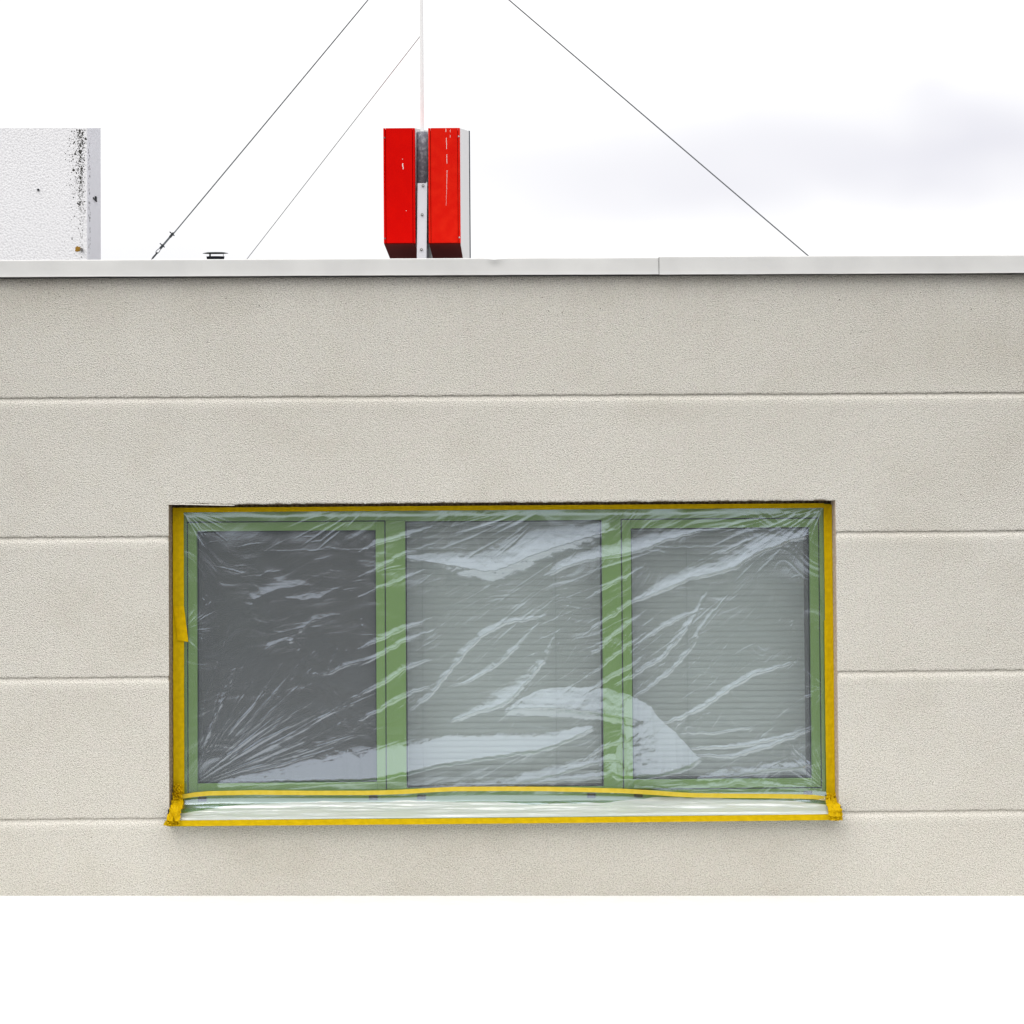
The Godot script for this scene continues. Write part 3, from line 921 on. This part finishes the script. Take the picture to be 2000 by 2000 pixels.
	fan(h, 1000, 1900, 205, 240, 22, 450, 1300, 160, 420, 5, 12, 0.06, 0.13)
	# long fine creases running up to the right over the two blinds
	for k in 90:
		var a := deg_to_rad(rng.randf_range(22, 44))
		var c := Vector2(rng.randf_range(-380, 1500), rng.randf_range(520, 1640))
		var l := rng.randf_range(90, 330)
		var d := Vector2(cos(a), sin(a)) * l * 0.5
		var b := Vector2(-d.y, d.x) * rng.randf_range(-0.06, 0.06)
		var w := rng.randf_range(4, 9)
		ridge(h, [[c.x - d.x, c.y - d.y, 1.0], [c.x + b.x, c.y + b.y, w], [c.x + d.x, c.y + d.y, 1.0]], rng.randf_range(0.04, 0.11), w * 1.2)
	for k in 34:
		var a := deg_to_rad(rng.randf_range(-6, 16))
		var c := Vector2(rng.randf_range(-1200, -420), rng.randf_range(1150, 1640))
		var d := Vector2(cos(a), sin(a)) * rng.randf_range(40, 130)
		var w := rng.randf_range(4, 8)
		ridge(h, [[c.x - d.x, c.y - d.y, 1.0], [c.x, c.y, w], [c.x + d.x, c.y + d.y, 1.0]], rng.randf_range(0.03, 0.08), w)
	crumple(h, -906, 1247, 30, 6, 20)
	crumple(h, -760, 1050, 110, 9, 35)
	crumple(h, -590, 1040, 80, 12, 60)
	crumple(h, -500, 1205, 35, 5)
	crumple(h, -840, 905, 110, 7, 30)
	crumple(h, -1230, 1310, 50, 5)
	crumple(h, 1466, 1010, 45, 9)
	crumple(h, 1400, 1190, 40, 5)
	crumple(h, 1440, 1395, 60, 5)
	crumple(h, 330, 1130, 60, 8, 40)
	crumple(h, 660, 1140, 90, 9, 45)
	crumple(h, 560, 900, 160, 9, 45)
	crumple(h, 250, 1000, 200, 10, 38)
	crumple(h, 900, 900, 220, 12, 42)
	crumple(h, 1150, 650, 250, 12, 15)
	crumple(h, -950, 1480, 260, 10, 6)
	crumple(h, -550, 1480, 200, 10, 8)
	crumple(h, -480, 800, 120, 8, 25)
	# the sheet is stiff: no side of a fold leans back steeper than one in four
	for j in range(1, FNV):
		for i in FNU:
			h[j * FNU + i] = maxf(h[j * FNU + i], h[(j - 1) * FNU + i] - 0.27 * FS * 1000.0)
	var pos := PackedVector3Array()
	pos.resize(FNU * FNV)
	for j in FNV:
		for i in FNU:
			var x := FX0 + i * FS
			var y := FY0 + j * FS
			# held flat where the tape holds it
			var e: float = minf(minf(x - FX0, FX0 + (FNU - 1) * FS - x), FY0 + (FNV - 1) * FS - y)
			var k := smoothstep(0.0, 0.035, e)
			var z := -0.1005 + (0.0050 + h[j * FNU + i] * 0.001) * k
			pos[j * FNU + i] = Vector3(x, y, maxf(z, -0.1105))
	var f := thing("protective_film", "crinkled translucent plastic film stretched over the whole green window", "plastic film", Vector3(0.135, 0.35, -0.1))
	part("film_sheet", sheet(FNU, FNV, pos), "masking_film", f)
	# the skirt of the film: from the frame foot out over the sill to its lip
	var nu := 600
	var nv := 40
	var sk := PackedVector3Array()
	sk.resize(nu * nv)
	for j in nv:
		var t := float(j) / (nv - 1)
		for i in nu:
			var x := lerpf(-1.316, 1.596, float(i) / (nu - 1))
			var endk: float = smoothstep(-1.316, -1.16, x) * smoothstep(1.60, 1.50, x)
			# lip at t 0, frame foot at t 1: along the sill, then up the frame
			var path := [Vector2(0.3540, 0.0508), Vector2(0.3605, 0.028), Vector2(0.3740, -0.030), Vector2(0.3900, -0.066), Vector2(0.4080, -0.088), Vector2(FY0 + 0.0015, -0.0995)]
			var tt := t * 5.0
			var kk := mini(int(tt), 4)
			var q: Vector2 = (path[kk] as Vector2).lerp(path[kk + 1], smoothstep(0.0, 1.0, tt - kk) * 0.35 + (tt - kk) * 0.65)
			var wk := sin(minf(t * 1.15, 1.0) * PI) * lerpf(0.5, 1.0, endk)
			var wr := n2.get_noise_2d(x * 1.6 + t * 0.8, t * 3.4) * 0.006 + n2.get_noise_2d(x * 6.0 + 20.0 * t, t * 12.0) * 0.0016 + n1.get_noise_2d(x * 2.0 + 50.0, t * 26.0) * 0.0006
			sk[j * nu + i] = Vector3(x, q.x + (wr + 0.003) * wk, q.y + (wr + 0.003) * wk * 1.1)
	part("film_skirt", sheet(nu, nv, sk), "masking_film", f)
	# the surplus of the sheet, bunched along the sill in front of the skirt
	var su := PackedVector3Array()
	var nw := 30
	su.resize(nu * nw)
	for j in nw:
		for i in nu:
			var x := lerpf(-1.312, 1.592, float(i) / (nu - 1))
			var reach: float = clampf(0.76 + 0.22 * n1.get_noise_1d(x * 1.1) + 0.05 * n1.get_noise_1d(x * 5.0 + 9.0), 0.3, 0.97) * lerpf(0.5, 1.0, smoothstep(-1.316, -1.05, x)) * lerpf(0.75, 1.0, smoothstep(1.60, 1.42, x))
			var t := float(j) / (nw - 1) * reach
			var s: Vector3 = sk[int(t * (nv - 1)) * nu + i].lerp(sk[mini(int(t * (nv - 1)) + 1, nv - 1) * nu + i], fposmod(t * (nv - 1), 1.0))
			var up := sin(float(j) / (nw - 1) * PI)
			var cr := n2.get_noise_2d(x * 2.2 + 9.0, t * 11.0 + x * 0.8) * 0.0052 + n1.get_noise_2d(x * 3.0 + 50.0, t * 40.0) * 0.0016 + n1.get_noise_2d(x * 11.0 + t * 9.0, t * 14.0 + 7.0) * 0.0012
			su[j * nu + i] = s + Vector3(0, 0.55, 0.8) * (0.0022 + (0.003 + cr) * up)
	part("film_surplus", sheet(nu, nw, su), "doubled_film", f)

# ------------------------------------------------------------------ tape
# a strip of tape: centre line, half-width direction, lengthwise creases
func strip(pts: Array, across: Array, width: float, sd: float, curl := 0.002, step := 0.006) -> ArrayMesh:
	var line := []
	var cross_dirs := []
	for k in pts.size() - 1:
		var a: Vector3 = pts[k]
		var b: Vector3 = pts[k + 1]
		var n := maxi(1, int(a.distance_to(b) / step))
		for i in n:
			line.append(a.lerp(b, float(i) / n))
			cross_dirs.append((across[k] as Vector3).slerp(across[k + 1], float(i) / n) if (across[k] as Vector3).dot(across[k + 1]) < 0.9999 else across[k])
	line.append(pts[pts.size() - 1])
	cross_dirs.append(across[across.size() - 1])
	var nu := line.size()
	var nv := 9
	var pos := PackedVector3Array()
	pos.resize(nu * nv)
	for i in nu:
		var p: Vector3 = line[i]
		var c: Vector3 = (cross_dirs[i] as Vector3).normalized()
		var d: Vector3 = ((line[mini(i + 1, nu - 1)] as Vector3) - (line[maxi(i - 1, 0)] as Vector3)).normalized()
		var nrm := d.cross(c).normalized()
		var s := float(i) * step
		for j in nv:
			var v := (float(j) / (nv - 1) - 0.5) * 2.0
			var wv: float = width * 0.5 * (1.0 + 0.035 * rough_noise.get_noise_2d(s * 14.0, sd + v * 2.0))
			var lift: float = curl * (0.35 * rough_noise.get_noise_2d(s * 6.0, v * 1.6 + sd * 7.0) + 0.3 * rough_noise.get_noise_2d(s * 40.0, v * 3.0 + sd) + 0.4 * v * v * (0.5 + 0.5 * rough_noise.get_noise_1d(s * 3.0 + sd * 11.0)))
			pos[j * nu + i] = p + c * wv * v + nrm * (lift + 0.0006)
	return sheet(nu, nv, pos)

# a crumpled wad of tape pressed along a path
func wad(pts: Array, across: Array, widths: Array, sd: float, amp: float) -> ArrayMesh:
	var nu := 15
	var nv := (pts.size() - 1) * 9 + 1
	var pos := PackedVector3Array()
	pos.resize(nu * nv)
	for j in nv:
		var t := float(j) / 9.0
		var k := mini(int(t), pts.size() - 2)
		var f := t - k
		var p: Vector3 = (pts[k] as Vector3).lerp(pts[k + 1], f)
		var c: Vector3 = (across[k] as Vector3).lerp(across[k + 1], f).normalized()
		var w := lerpf(widths[k], widths[k + 1], f)
		var d := ((pts[k + 1] as Vector3) - (pts[k] as Vector3)).normalized()
		var nrm := c.cross(d).normalized()
		if nrm.z + nrm.y < 0.0:
			nrm = -nrm
		for i in nu:
			var v := (float(i) / (nu - 1) - 0.5) * 2.0
			var b := amp * (absf(rough_noise.get_noise_2d(v * 1.7 + sd, t * 1.9)) * 1.6 + 0.6 * absf(rough_noise.get_noise_2d(v * 4.5 + sd * 3.0, t * 4.5)))
			var edge: float = 1.0 + 0.12 * rough_noise.get_noise_2d(t * 3.0, sd + signf(v) * 4.0)
			pos[j * nu + i] = p + c * w * 0.5 * v * edge + nrm * (b + 0.0065)
	return sheet(nu, nv, pos, true, null, true)

func make_tapes() -> void:
	var g := "strips of yellow masking tape round the window"
	var X := Vector3.RIGHT
	var Y := Vector3.UP
	var o := part("masking_tape", strip([Vector3(-1.3290, 0.388, -0.0985), Vector3(-1.3290, 1.741, -0.0985)], [-X, -X], 0.0495, 1.0), "tape")
	tag(o, "long yellow tape strip down the left edge of the window", "tape", g)
	o = part("masking_tape", strip([Vector3(1.6075, 0.398, -0.0978), Vector3(1.6065, 1.738, -0.0978)], [-X, -X], 0.0325, 2.0, 0.003), "tape")
	tag(o, "long yellow tape strip down the right edge of the window", "tape", g)
	var fold := part("turned_edge", strip([Vector3(1.6235, 0.40, -0.0890), Vector3(1.6235, 1.735, -0.0890)], [Vector3(-0.25, 0, -1), Vector3(-0.25, 0, -1)], 0.019, 12.0, 0.0015), "tape", null)
	remove_child(fold)
	o.add_child(fold, true)
	fold.position = Vector3.ZERO
	o = part("masking_tape", strip([Vector3(1.6050, 0.40, -0.0945), Vector3(1.6040, 0.90, -0.0945), Vector3(1.6045, 1.213, -0.0950)], [-X, -X, -X], 0.035, 3.0, 0.003), "tape")
	tag(o, "second yellow tape strip lapped over the lower right edge tape", "tape", g)
	o = part("masking_tape", strip([Vector3(-1.304, 1.7302, -0.0972), Vector3(-0.35, 1.7310, -0.0972), Vector3(0.55, 1.7315, -0.0972), Vector3(1.592, 1.7318, -0.0972)], [Y, Y, Y, Y], 0.0205, 4.0), "tape")
	tag(o, "yellow tape strip along the window head in the shade", "tape", g)
	o = part("masking_tape", strip([Vector3(-1.349, 0.3415, 0.0500), Vector3(-0.3, 0.3395, 0.0502), Vector3(0.6, 0.3395, 0.0502), Vector3(1.6285, 0.3415, 0.0500)], [Y, Y, Y, Y], 0.0262, 5.0, 0.0028), "tape")
	tag(o, "yellow tape strip along the front lip of the sill", "tape", g)
	var wavy := [Vector3(-1.335, 0.440, -0.085), Vector3(-1.260, 0.452, -0.082), Vector3(-1.193, 0.458, -0.079), Vector3(-0.992, 0.460, -0.077), Vector3(-0.748, 0.456, -0.077), Vector3(-0.507, 0.454, -0.075), Vector3(-0.405, 0.455, -0.074), Vector3(-0.305, 0.458, -0.072), Vector3(-0.200, 0.464, -0.072), Vector3(-0.102, 0.468, -0.072), Vector3(0.142, 0.467, -0.072), Vector3(0.329, 0.464, -0.072), Vector3(0.493, 0.459, -0.072), Vector3(0.654, 0.453, -0.072), Vector3(0.735, 0.448, -0.073), Vector3(0.818, 0.442, -0.074), Vector3(0.900, 0.435, -0.075), Vector3(0.980, 0.430, -0.076), Vector3(1.142, 0.426, -0.077), Vector3(1.306, 0.423, -0.078), Vector3(1.468, 0.419, -0.082), Vector3(1.530, 0.416, -0.085), Vector3(1.597, 0.406, -0.090)]
	var ups := []
	for k in wavy.size():
		ups.append(Vector3(0, 1, -0.35))
	o = part("masking_tape", strip(wavy, ups, 0.0205, 6.0, 0.0022), "tape_pale")
	tag(o, "pale yellow wavy tape strip crossing the film above the sill", "tape", g)
	# torn piece stuck over the left strip
	o = part("masking_tape", strip([Vector3(-1.3285, 1.299, -0.0935), Vector3(-1.3180, 1.215, -0.0935), Vector3(-1.3080, 1.140, -0.0915)], [Vector3(-1, -0.02, 0), Vector3(-1, -0.10, 0), Vector3(-1, 0.16, 0)], 0.0490, 7.0, 0.003), "tape_orange")
	tag(o, "short torn yellow tape piece stuck askew over the left strip", "tape", g)
	# crumpled wads at the sill ends
	o = part("masking_tape", wad([Vector3(-1.328, 0.500, -0.094), Vector3(-1.331, 0.455, -0.088), Vector3(-1.330, 0.420, -0.074), Vector3(-1.326, 0.396, -0.03), Vector3(-1.327, 0.374, 0.028), Vector3(-1.330, 0.355, 0.054), Vector3(-1.332, 0.331, 0.056)], [X, X, X, X, X, X, X], [0.040, 0.046, 0.046, 0.052, 0.056, 0.058, 0.056], 3.0, 0.024), "tape_orange")
	tag(o, "crumpled yellow tape wad at the left end of the sill", "tape", g)
	o = part("masking_tape", wad([Vector3(1.606, 0.432, -0.090), Vector3(1.606, 0.402, -0.082), Vector3(1.604, 0.385, -0.05), Vector3(1.601, 0.374, 0.0), Vector3(1.599, 0.362, 0.048), Vector3(1.599, 0.350, 0.057), Vector3(1.600, 0.329, 0.057)], [X, X, X, X, X, X, X], [0.044, 0.048, 0.052, 0.058, 0.062, 0.062, 0.060], 9.0, 0.017), "tape_orange")
	tag(o, "crumpled yellow tape wad at the right end of the sill", "tape", g)
	# the loose tongue of tape sticking out past the left end of the lip
	o = part("masking_tape", strip([Vector3(-1.372, 0.3445, 0.055), Vector3(-1.345, 0.3405, 0.055), Vector3(-1.30, 0.3400, 0.0535)], [Vector3(0.45, 0.9, 0), Vector3(0.25, 1, 0), Y], 0.0235, 8.0, 0.002), "tape")
	tag(o, "loose yellow tape tongue sticking out past the sill's left end", "tape", g)

# ------------------------------------------------------------------ roof things
func make_tower() -> void:
	var t := thing("rendered_chimney_slab", "white rough-rendered chimney slab standing on the roof at left", "chimney", Vector3(-3.0, 2.79, -1.17))
	var st := new_st()
	var hi := Vector3(-1.903, 3.660, -1.0)
	var rear := 3.735   # the top falls to the front
	quad_out(st, Vector3(-4.6, 2.79, -1.0), Vector3(-1.906, 2.79, -1.0), Vector3(-1.906, hi.y, -1.0), Vector3(-4.6, hi.y, -1.0), Vector3.BACK)
	quad_out(st, Vector3(-4.6, hi.y, -1.0), Vector3(-1.906, hi.y, -1.0), Vector3(-1.906, rear, -1.35), Vector3(-4.6, rear, -1.35), Vector3.UP)
	quad_out(st, Vector3(-4.6, 2.79, -1.35), Vector3(-1.906, 2.79, -1.35), Vector3(-1.906, rear, -1.35), Vector3(-4.6, rear, -1.35), Vector3.FORWARD)
	quad_out(st, Vector3(-4.6, 2.79, -1.35), Vector3(-4.6, 2.79, -1.0), Vector3(-4.6, hi.y, -1.0), Vector3(-4.6, rear, -1.35), Vector3.LEFT)
	part("rendered_face", st, "white_render", t)
	st = new_st()
	quad_out(st, Vector3(-1.906, 2.79, -1.0), Vector3(-1.901, 2.79, -1.006), Vector3(-1.901, hi.y, -1.006), Vector3(-1.906, hi.y, -1.0), Vector3(1, 0, 1))
	quad_out(st, Vector3(-1.901, 2.79, -1.006), Vector3(-1.901, 2.79, -1.35), Vector3(-1.901, rear, -1.35), Vector3(-1.901, hi.y, -1.006), Vector3.RIGHT)
	quad_out(st, Vector3(-1.906, hi.y, -1.0), Vector3(-1.901, hi.y, -1.006), Vector3(-1.901, rear, -1.35), Vector3(-1.906, rear, -1.35), Vector3.UP)
	part("smooth_side", st, "smooth_white_render", t)
	# dark algae flecks gathered in a band by the corner
	st = new_st()
	for k in 1250:
		var near := rng.randf() < 0.62
		var x := -1.935 + rng.randfn(0.0, 0.009) if near else -1.95 + rng.randfn(0.0, 0.028)
		var y := rng.randf_range(2.86, 3.655)
		var upper: float = smoothstep(2.95, 3.5, y)
		if x > -1.908 or rng.randf() > 0.15 + 0.85 * upper:
			continue
		var r := rng.randf_range(0.0007, 0.0021) * (0.7 + 0.7 * upper)
		if rng.randf() < 0.05:
			r *= 2.4
		var c := Vector3(x, y, -0.9995)
		var a0 := rng.randf() * TAU
		var ring := []
		for q in 6:
			var a := a0 + TAU * q / 6
			ring.append(c + Vector3(cos(a) * r * rng.randf_range(0.6, 1.2), sin(a) * r * rng.randf_range(0.7, 1.6), 0))
		for q in 6:
			tri_out(st, c + Vector3(0, 0, 0.0012), ring[q], ring[(q + 1) % 6], Vector3.BACK)
	var al := part("algae_flecks", st, "moss", t)
	al.set_meta("kind", "stuff")
	st = new_st()
	for k in 60:
		var c := Vector3(-1.9003, rng.randf_range(3.0, 3.62), rng.randf_range(-1.06, -1.012))
		var r := rng.randf_range(0.001, 0.003)
		quad_out(st, c + Vector3(0, -r * 2, -r * 2), c + Vector3(0, -r * 2, r * 2), c + Vector3(0, r * 2, r), c + Vector3(0, r * 2, -r), Vector3.RIGHT)
	al = part("algae_flecks", st, "moss", t)
	al.set_meta("kind", "stuff")
	# rust stain round an old bolt, an anchor hole and a bracket on the side
	st = new_st()
	var rc := Vector3(-1.950, 3.055, -0.9988)
	var rim := []
	for q in 14:
		var a := TAU * q / 14
		rim.append(rc + Vector3(cos(a) * 0.0155, sin(a) * 0.0145, 0) * rng.randf_range(0.75, 1.15))
	for q in 14:
		tri_out(st, rc + Vector3(0, 0, 0.001), rim[q], rim[(q + 1) % 14], Vector3.BACK)
	part("rust_stain", st, "rust", t)
	st = new_st()
	tube(st, [Vector3(-1.9315, 3.052, -1.0), Vector3(-1.9315, 3.052, -0.985)], 0.0075, 10)
	part("bolt", st, "bolt_metal", t)
	st = new_st()
	tube(st, [Vector3(-2.146, 3.351, -1.0), Vector3(-2.146, 3.351, -0.992)], 0.006, 10)
	part("bolt", st, "dark_steel", t)
	st = new_st()
	box(st, Vector3(-1.901, 3.330, -1.20), Vector3(-1.892, 3.352, -1.18), 0.001)
	box(st, Vector3(-1.901, 3.331, -1.23), Vector3(-1.897, 3.339, -1.13), 0.001)
	part("bracket", st, "dark_steel", t)

# the boxes rise toward the rear: height of the top edge at depth d behind the front
func raked(st: SurfaceTool, x0: float, x1: float, y0: float, top: float, rise: float, z0: float, z1: float, x: Transform3D) -> void:
	var ta := top - rise * z0
	var tb := top - rise * z1
	var p := [Vector3(x0, y0, z1), Vector3(x1, y0, z1), Vector3(x1, tb, z1), Vector3(x0, tb, z1), Vector3(x0, y0, z0), Vector3(x1, y0, z0), Vector3(x1, ta, z0), Vector3(x0, ta, z0)]
	for f in [[0, 1, 2, 3, Vector3.BACK], [4, 5, 6, 7, Vector3.FORWARD], [0, 4, 7, 3, Vector3.LEFT], [1, 5, 6, 2, Vector3.RIGHT], [3, 2, 6, 7, Vector3.UP], [0, 1, 5, 4, Vector3.DOWN]]:
		quad_out(st, x * p[f[0]], x * p[f[1]], x * p[f[2]], x * p[f[3]], x.basis * (f[4] as Vector3))

func make_sign() -> void:
	var rise := 0.2075
	var s := thing("roof_sign", "pair of red roof sign boxes seen end-on round a grey pole", "sign", Vector3(-0.231, 2.795, -0.6))
	var yb := 2.983
	var yt := 3.5245
	var dep := 2.1
	var k := 0
	for e in [[-0.4090, -0.2614], [-0.1986, -0.0499]]:
		var a: float = e[0]
		var c: float = e[1]
		var turn := Transform3D(Basis(Vector3.UP, deg_to_rad(-1.15)), Vector3(a, 0, -0.4))
		var w := c - a
		var red: String = ["red_panel", "faded_red_panel"][k]
		var st := new_st()
		raked(st, 0.0118, w - 0.0118, yb + 0.0006, yt, rise, -dep + 0.0295, 0.0, turn)
		var bx := part("light_box", st, red, s)
		# corner trims a hair's breadth from the end panel, and the acrylic faces on both sides
		st = new_st()
		box(st, Vector3(0.0, yb - 0.0004, -0.055), Vector3(0.0096, yt, 0.0006), 0.0012, turn)
		part("corner_trim", st, red, bx)
		st = new_st()
		box(st, Vector3(w - 0.0096, yb - 0.0004, -0.055), Vector3(w, yt, 0.0006), 0.0012, turn)
		part("corner_trim", st, red, bx)
		st = new_st()
		raked(st, 0.0006, 0.0114, yb + 0.001, yt - 0.001, rise, -dep + 0.03, -0.0555, turn)
		part("sign_face", st, "face_acrylic", bx)
		st = new_st()
		raked(st, w - 0.0114, w - 0.0006, yb + 0.001, yt - 0.001, rise, -dep + 0.03, -0.0555, turn)
		part("sign_face", st, "face_acrylic", bx)
		st = new_st()
		raked(st, 0.001, w + 0.0045, yb, yt + 0.001, rise, -dep - 0.03, -dep + 0.0285, turn)
		part("rear_trim", st, "dark_trim", bx)
		st = new_st()
		box(st, Vector3(0.001, yb - 0.004, -dep + 0.01), Vector3(w - 0.001, yb - 0.0008, -0.003), 0.0008, turn)
		part("underside_panel", st, "dark_red", bx)
		var sx := 0.0048 if k == 0 else w - 0.0050
		for y in ([3.479, 3.005] if k == 0 else [3.484, 3.008]):
			st = new_st()
			tube(st, [turn * Vector3(sx, y, 0.0), turn * Vector3(sx, y, 0.0035)], 0.0036, 10)
			part("screw", st, "bolt_metal" if k == 0 else "pale_bolt", bx)
		var marks := [[0.0905, 3.350, 0.0022, 0.016], [0.0925, 3.336, 0.0018, 0.012], [0.0900, 3.378, 0.0010, 0.004], [0.1060, 3.135, 0.0012, 0.003]]
		if k == 1:
			marks = [[0.1040, 3.510, 0.0008, 0.012], [0.1035, 3.485, 0.0007, 0.012]]
			var y := 3.522
			while y > 3.165:
				var l := rng.randf_range(0.010, 0.032)
				var hw: float = 0.0011 * clampf((y - 3.10) / 0.25, 0.25, 1.0)
				if rng.randf() < 0.85:
					marks.append([0.0830 + 0.0045 * sin((3.53 - y) * 9.0) + rng.randf_range(-0.0006, 0.0006), y - l / 2, hw, l])
				y -= l + rng.randf_range(0.0, 0.003)
		for q in marks:
			st = new_st()
			box(st, Vector3(q[0] - q[2], q[1] - q[3] / 2, 0.0), Vector3(q[0] + q[2], q[1] + q[3] / 2, 0.0008), 0.0, turn)
			part("paint_scratch", st, "white_scratch", bx)
		k += 1
	var st := new_st()
	tube(st, [Vector3(-0.2305, 2.79, -0.6), Vector3(-0.2305, 3.546, -0.6)], 0.0272, 20)
	part("pole", st, "galvanised", s)
	st = new_st()
	tube(st, [Vector3(-0.2308, 3.545, -0.6), Vector3(-0.2315, 4.60, -0.6)], 0.009, 12)
	part("mast", st, "white_mast", s)
	# flat strap in front of the pole, leaning slightly, with three bolts
	st = new_st()
	var ln := atan2(0.0057, 0.355)
	var strap := Transform3D(Basis(Vector3.BACK, -ln), Vector3(-0.2348, 2.79, -0.41))
	box(st, Vector3(-0.0225, 0, -0.004), Vector3(0.0225, 0.476, 0.004), 0.001, strap)
	box(st, Vector3(0.0185, 0, -0.02), Vector3(0.0226, 0.482, 0.0055), 0.0005, strap)
	var bar := part("flat_strap", st, "grey_white_metal", s)
	for q in [[0.0035, 0.464], [0.0005, 0.327], [-0.0012, 0.163]]:
		st = new_st()
		tube(st, [strap * Vector3(q[0], q[1], 0.003), strap * Vector3(q[0], q[1], 0.010)], 0.0062, 12)
		part("bolt", st, "bolt_metal", bar)
		st = new_st()
		tube(st, [strap * Vector3(q[0], q[1], 0.009), strap * Vector3(q[0], q[1], 0.013)], 0.0036, 6)
		part("bolt_head", st, "pale_bolt", bar)

func cable_points(a: Vector3, b: Vector3, sag: float) -> Array:
	var pts := []
	for i in 13:
		var t := i / 12.0
		pts.append(a.lerp(b, t) - Vector3.UP * sag * 4.0 * t * (1.0 - t))
	return pts

func make_wires() -> void:
	var top := Vector3(-0.2312, 4.496, -0.6)
	var a := Vector3(-1.376, 3.016, -0.3)
	var w := thing("guy_wire", "guy wire with clamps and hook rising left of the red sign", "guy wire", Vector3(-1.49, 2.80, -0.3), "guy wires staying the sign pole")
	var st := new_st()
	tube(st, cable_points(a, top, 0.002), 0.0030, 6)
	part("cable", st, "steel_cable", w)
	# doubled tail, two wire clamps, thimble loop and hook
	var dir := (Vector3(-1.4540, 2.9240, -0.3) - a).normalized()
	var nrm := dir.cross(Vector3.BACK).normalized()
	var P := func(t: float, off := 0.0) -> Vector3: return a + dir * t + nrm * off
	st = new_st()
	tube(st, [a, P.call(0.084)], 0.0026, 6)
	tube(st, [P.call(-0.004, 0.004), P.call(0.084, 0.004)], 0.0026, 6)
	part("cable_tail", st, "steel_cable", w)
	for q in [0.012, 0.082]:
		st = new_st()
		box(st, Vector3(-0.012, -0.005, -0.006), Vector3(0.012, 0.005, 0.006), 0.001, Transform3D(Basis(dir, nrm, dir.cross(nrm)), P.call(q, 0.002)))
		box(st, Vector3(-0.009, -0.014, -0.003), Vector3(-0.004, 0.015, 0.003), 0.0008, Transform3D(Basis(dir, nrm, dir.cross(nrm)), P.call(q, 0.004)))
		part("wire_clamp", st, "dark_steel", w)
	st = new_st()
	var loop := []
	for i in 13:
		var t := i / 12.0
		loop.append(P.call(0.086 + 0.036 * sin(PI * minf(t, 1.0 - t)), 0.0065 * sin(TAU * t) + 0.002))
	tube(st, loop, 0.0018, 6)
	part("thimble", st, "steel_cable", w)
	st = new_st()
	tube(st, [P.call(0.114), P.call(0.150)], 0.0042, 8)
	tube(st, [P.call(0.146), P.call(0.272)], 0.0026, 8)
	part("hook", st, "dark_steel", w)
	st = new_st()
	box(st, Vector3(-1.56, 2.794, -0.34), Vector3(-1.50, 2.812, -0.26), 0.002)
	part("anchor_plate", st, "dark_steel", w)

	w = thing("guy_wire", "thin pale guy wire running up behind the roof vent toward the sign", "guy wire", Vector3(-2.37, 2.80, -2.55), "guy wires staying the sign pole")
	st = new_st()
	var q0 := Vector3(-0.2312, 4.020, -0.6)
	var mid := Vector3(-1.2223, 3.1571, -2.0)
	var foot := q0 + (mid - q0) * 1.396
	tube(st, cable_points(foot, q0, 0.0), 0.0022, 6)
	part("cable", st, "pale_cable", w)
	st = new_st()
	box(st, foot - Vector3(0.03, 0.006, 0.03), foot + Vector3(0.03, 0.006, 0.03), 0.002)
	part("anchor_plate", st, "dark_steel", w)

	w = thing("guy_wire", "single guy wire slanting down to the roof right of the sign", "guy wire", Vector3(1.66, 2.80, -0.3), "guy wires staying the sign pole")
	st = new_st()
	var t3 := Vector3(-0.2316, 4.552, -0.6)
	var b3 := Vector3(1.5629, 2.904, -0.3)
	var f3 := b3 + (b3 - t3) * 0.065
	tube(st, cable_points(f3, t3, 0.002), 0.0030, 6)
	part("cable", st, "steel_cable", w)
	st = new_st()
	box(st, f3 - Vector3(0.03, 0.006, 0.03), f3 + Vector3(0.03, 0.006, 0.03), 0.002)
	part("anchor_plate", st, "dark_steel", w)

func make_vent() -> void:
	var c := Vector3(-1.6455, 0, -4.0)
	var v := thing("roof_vent", "small dark roof vent with a flat mushroom cap behind the coping", "roof vent", Vector3(c.x, 2.795, c.z))
	var st := new_st()
	lathe(st, c, [Vector2(0.056, 2.79), Vector2(0.056, 3.468), Vector2(0.0585, 3.470), Vector2(0.0585, 3.4755), Vector2(0.050, 3.4755), Vector2(0.050, 3.40)], 24, 0.35)
	part("pipe", st, "vent_pipe", v)
	st = new_st()
	lathe(st, c, [Vector2(0.0, 3.4925), Vector2(0.060, 3.4930), Vector2(0.082, 3.4955), Vector2(0.082, 3.4975), Vector2(0.055, 3.5030), Vector2(0.0, 3.5050)], 24, 0.22)
	part("cap", st, "vent_grey", v)
	for q in [Vector3(-0.034, 0, 0.008), Vector3(0.050, 0, 0.0)]:
		st = new_st()
		tube(st, [c + q + Vector3(0, 3.46, 0), c + q + Vector3(0, 3.494, 0)], 0.0055 if q.x < 0.0 else 0.0016, 8)
		part("cap_post", st, "vent_pipe", v)
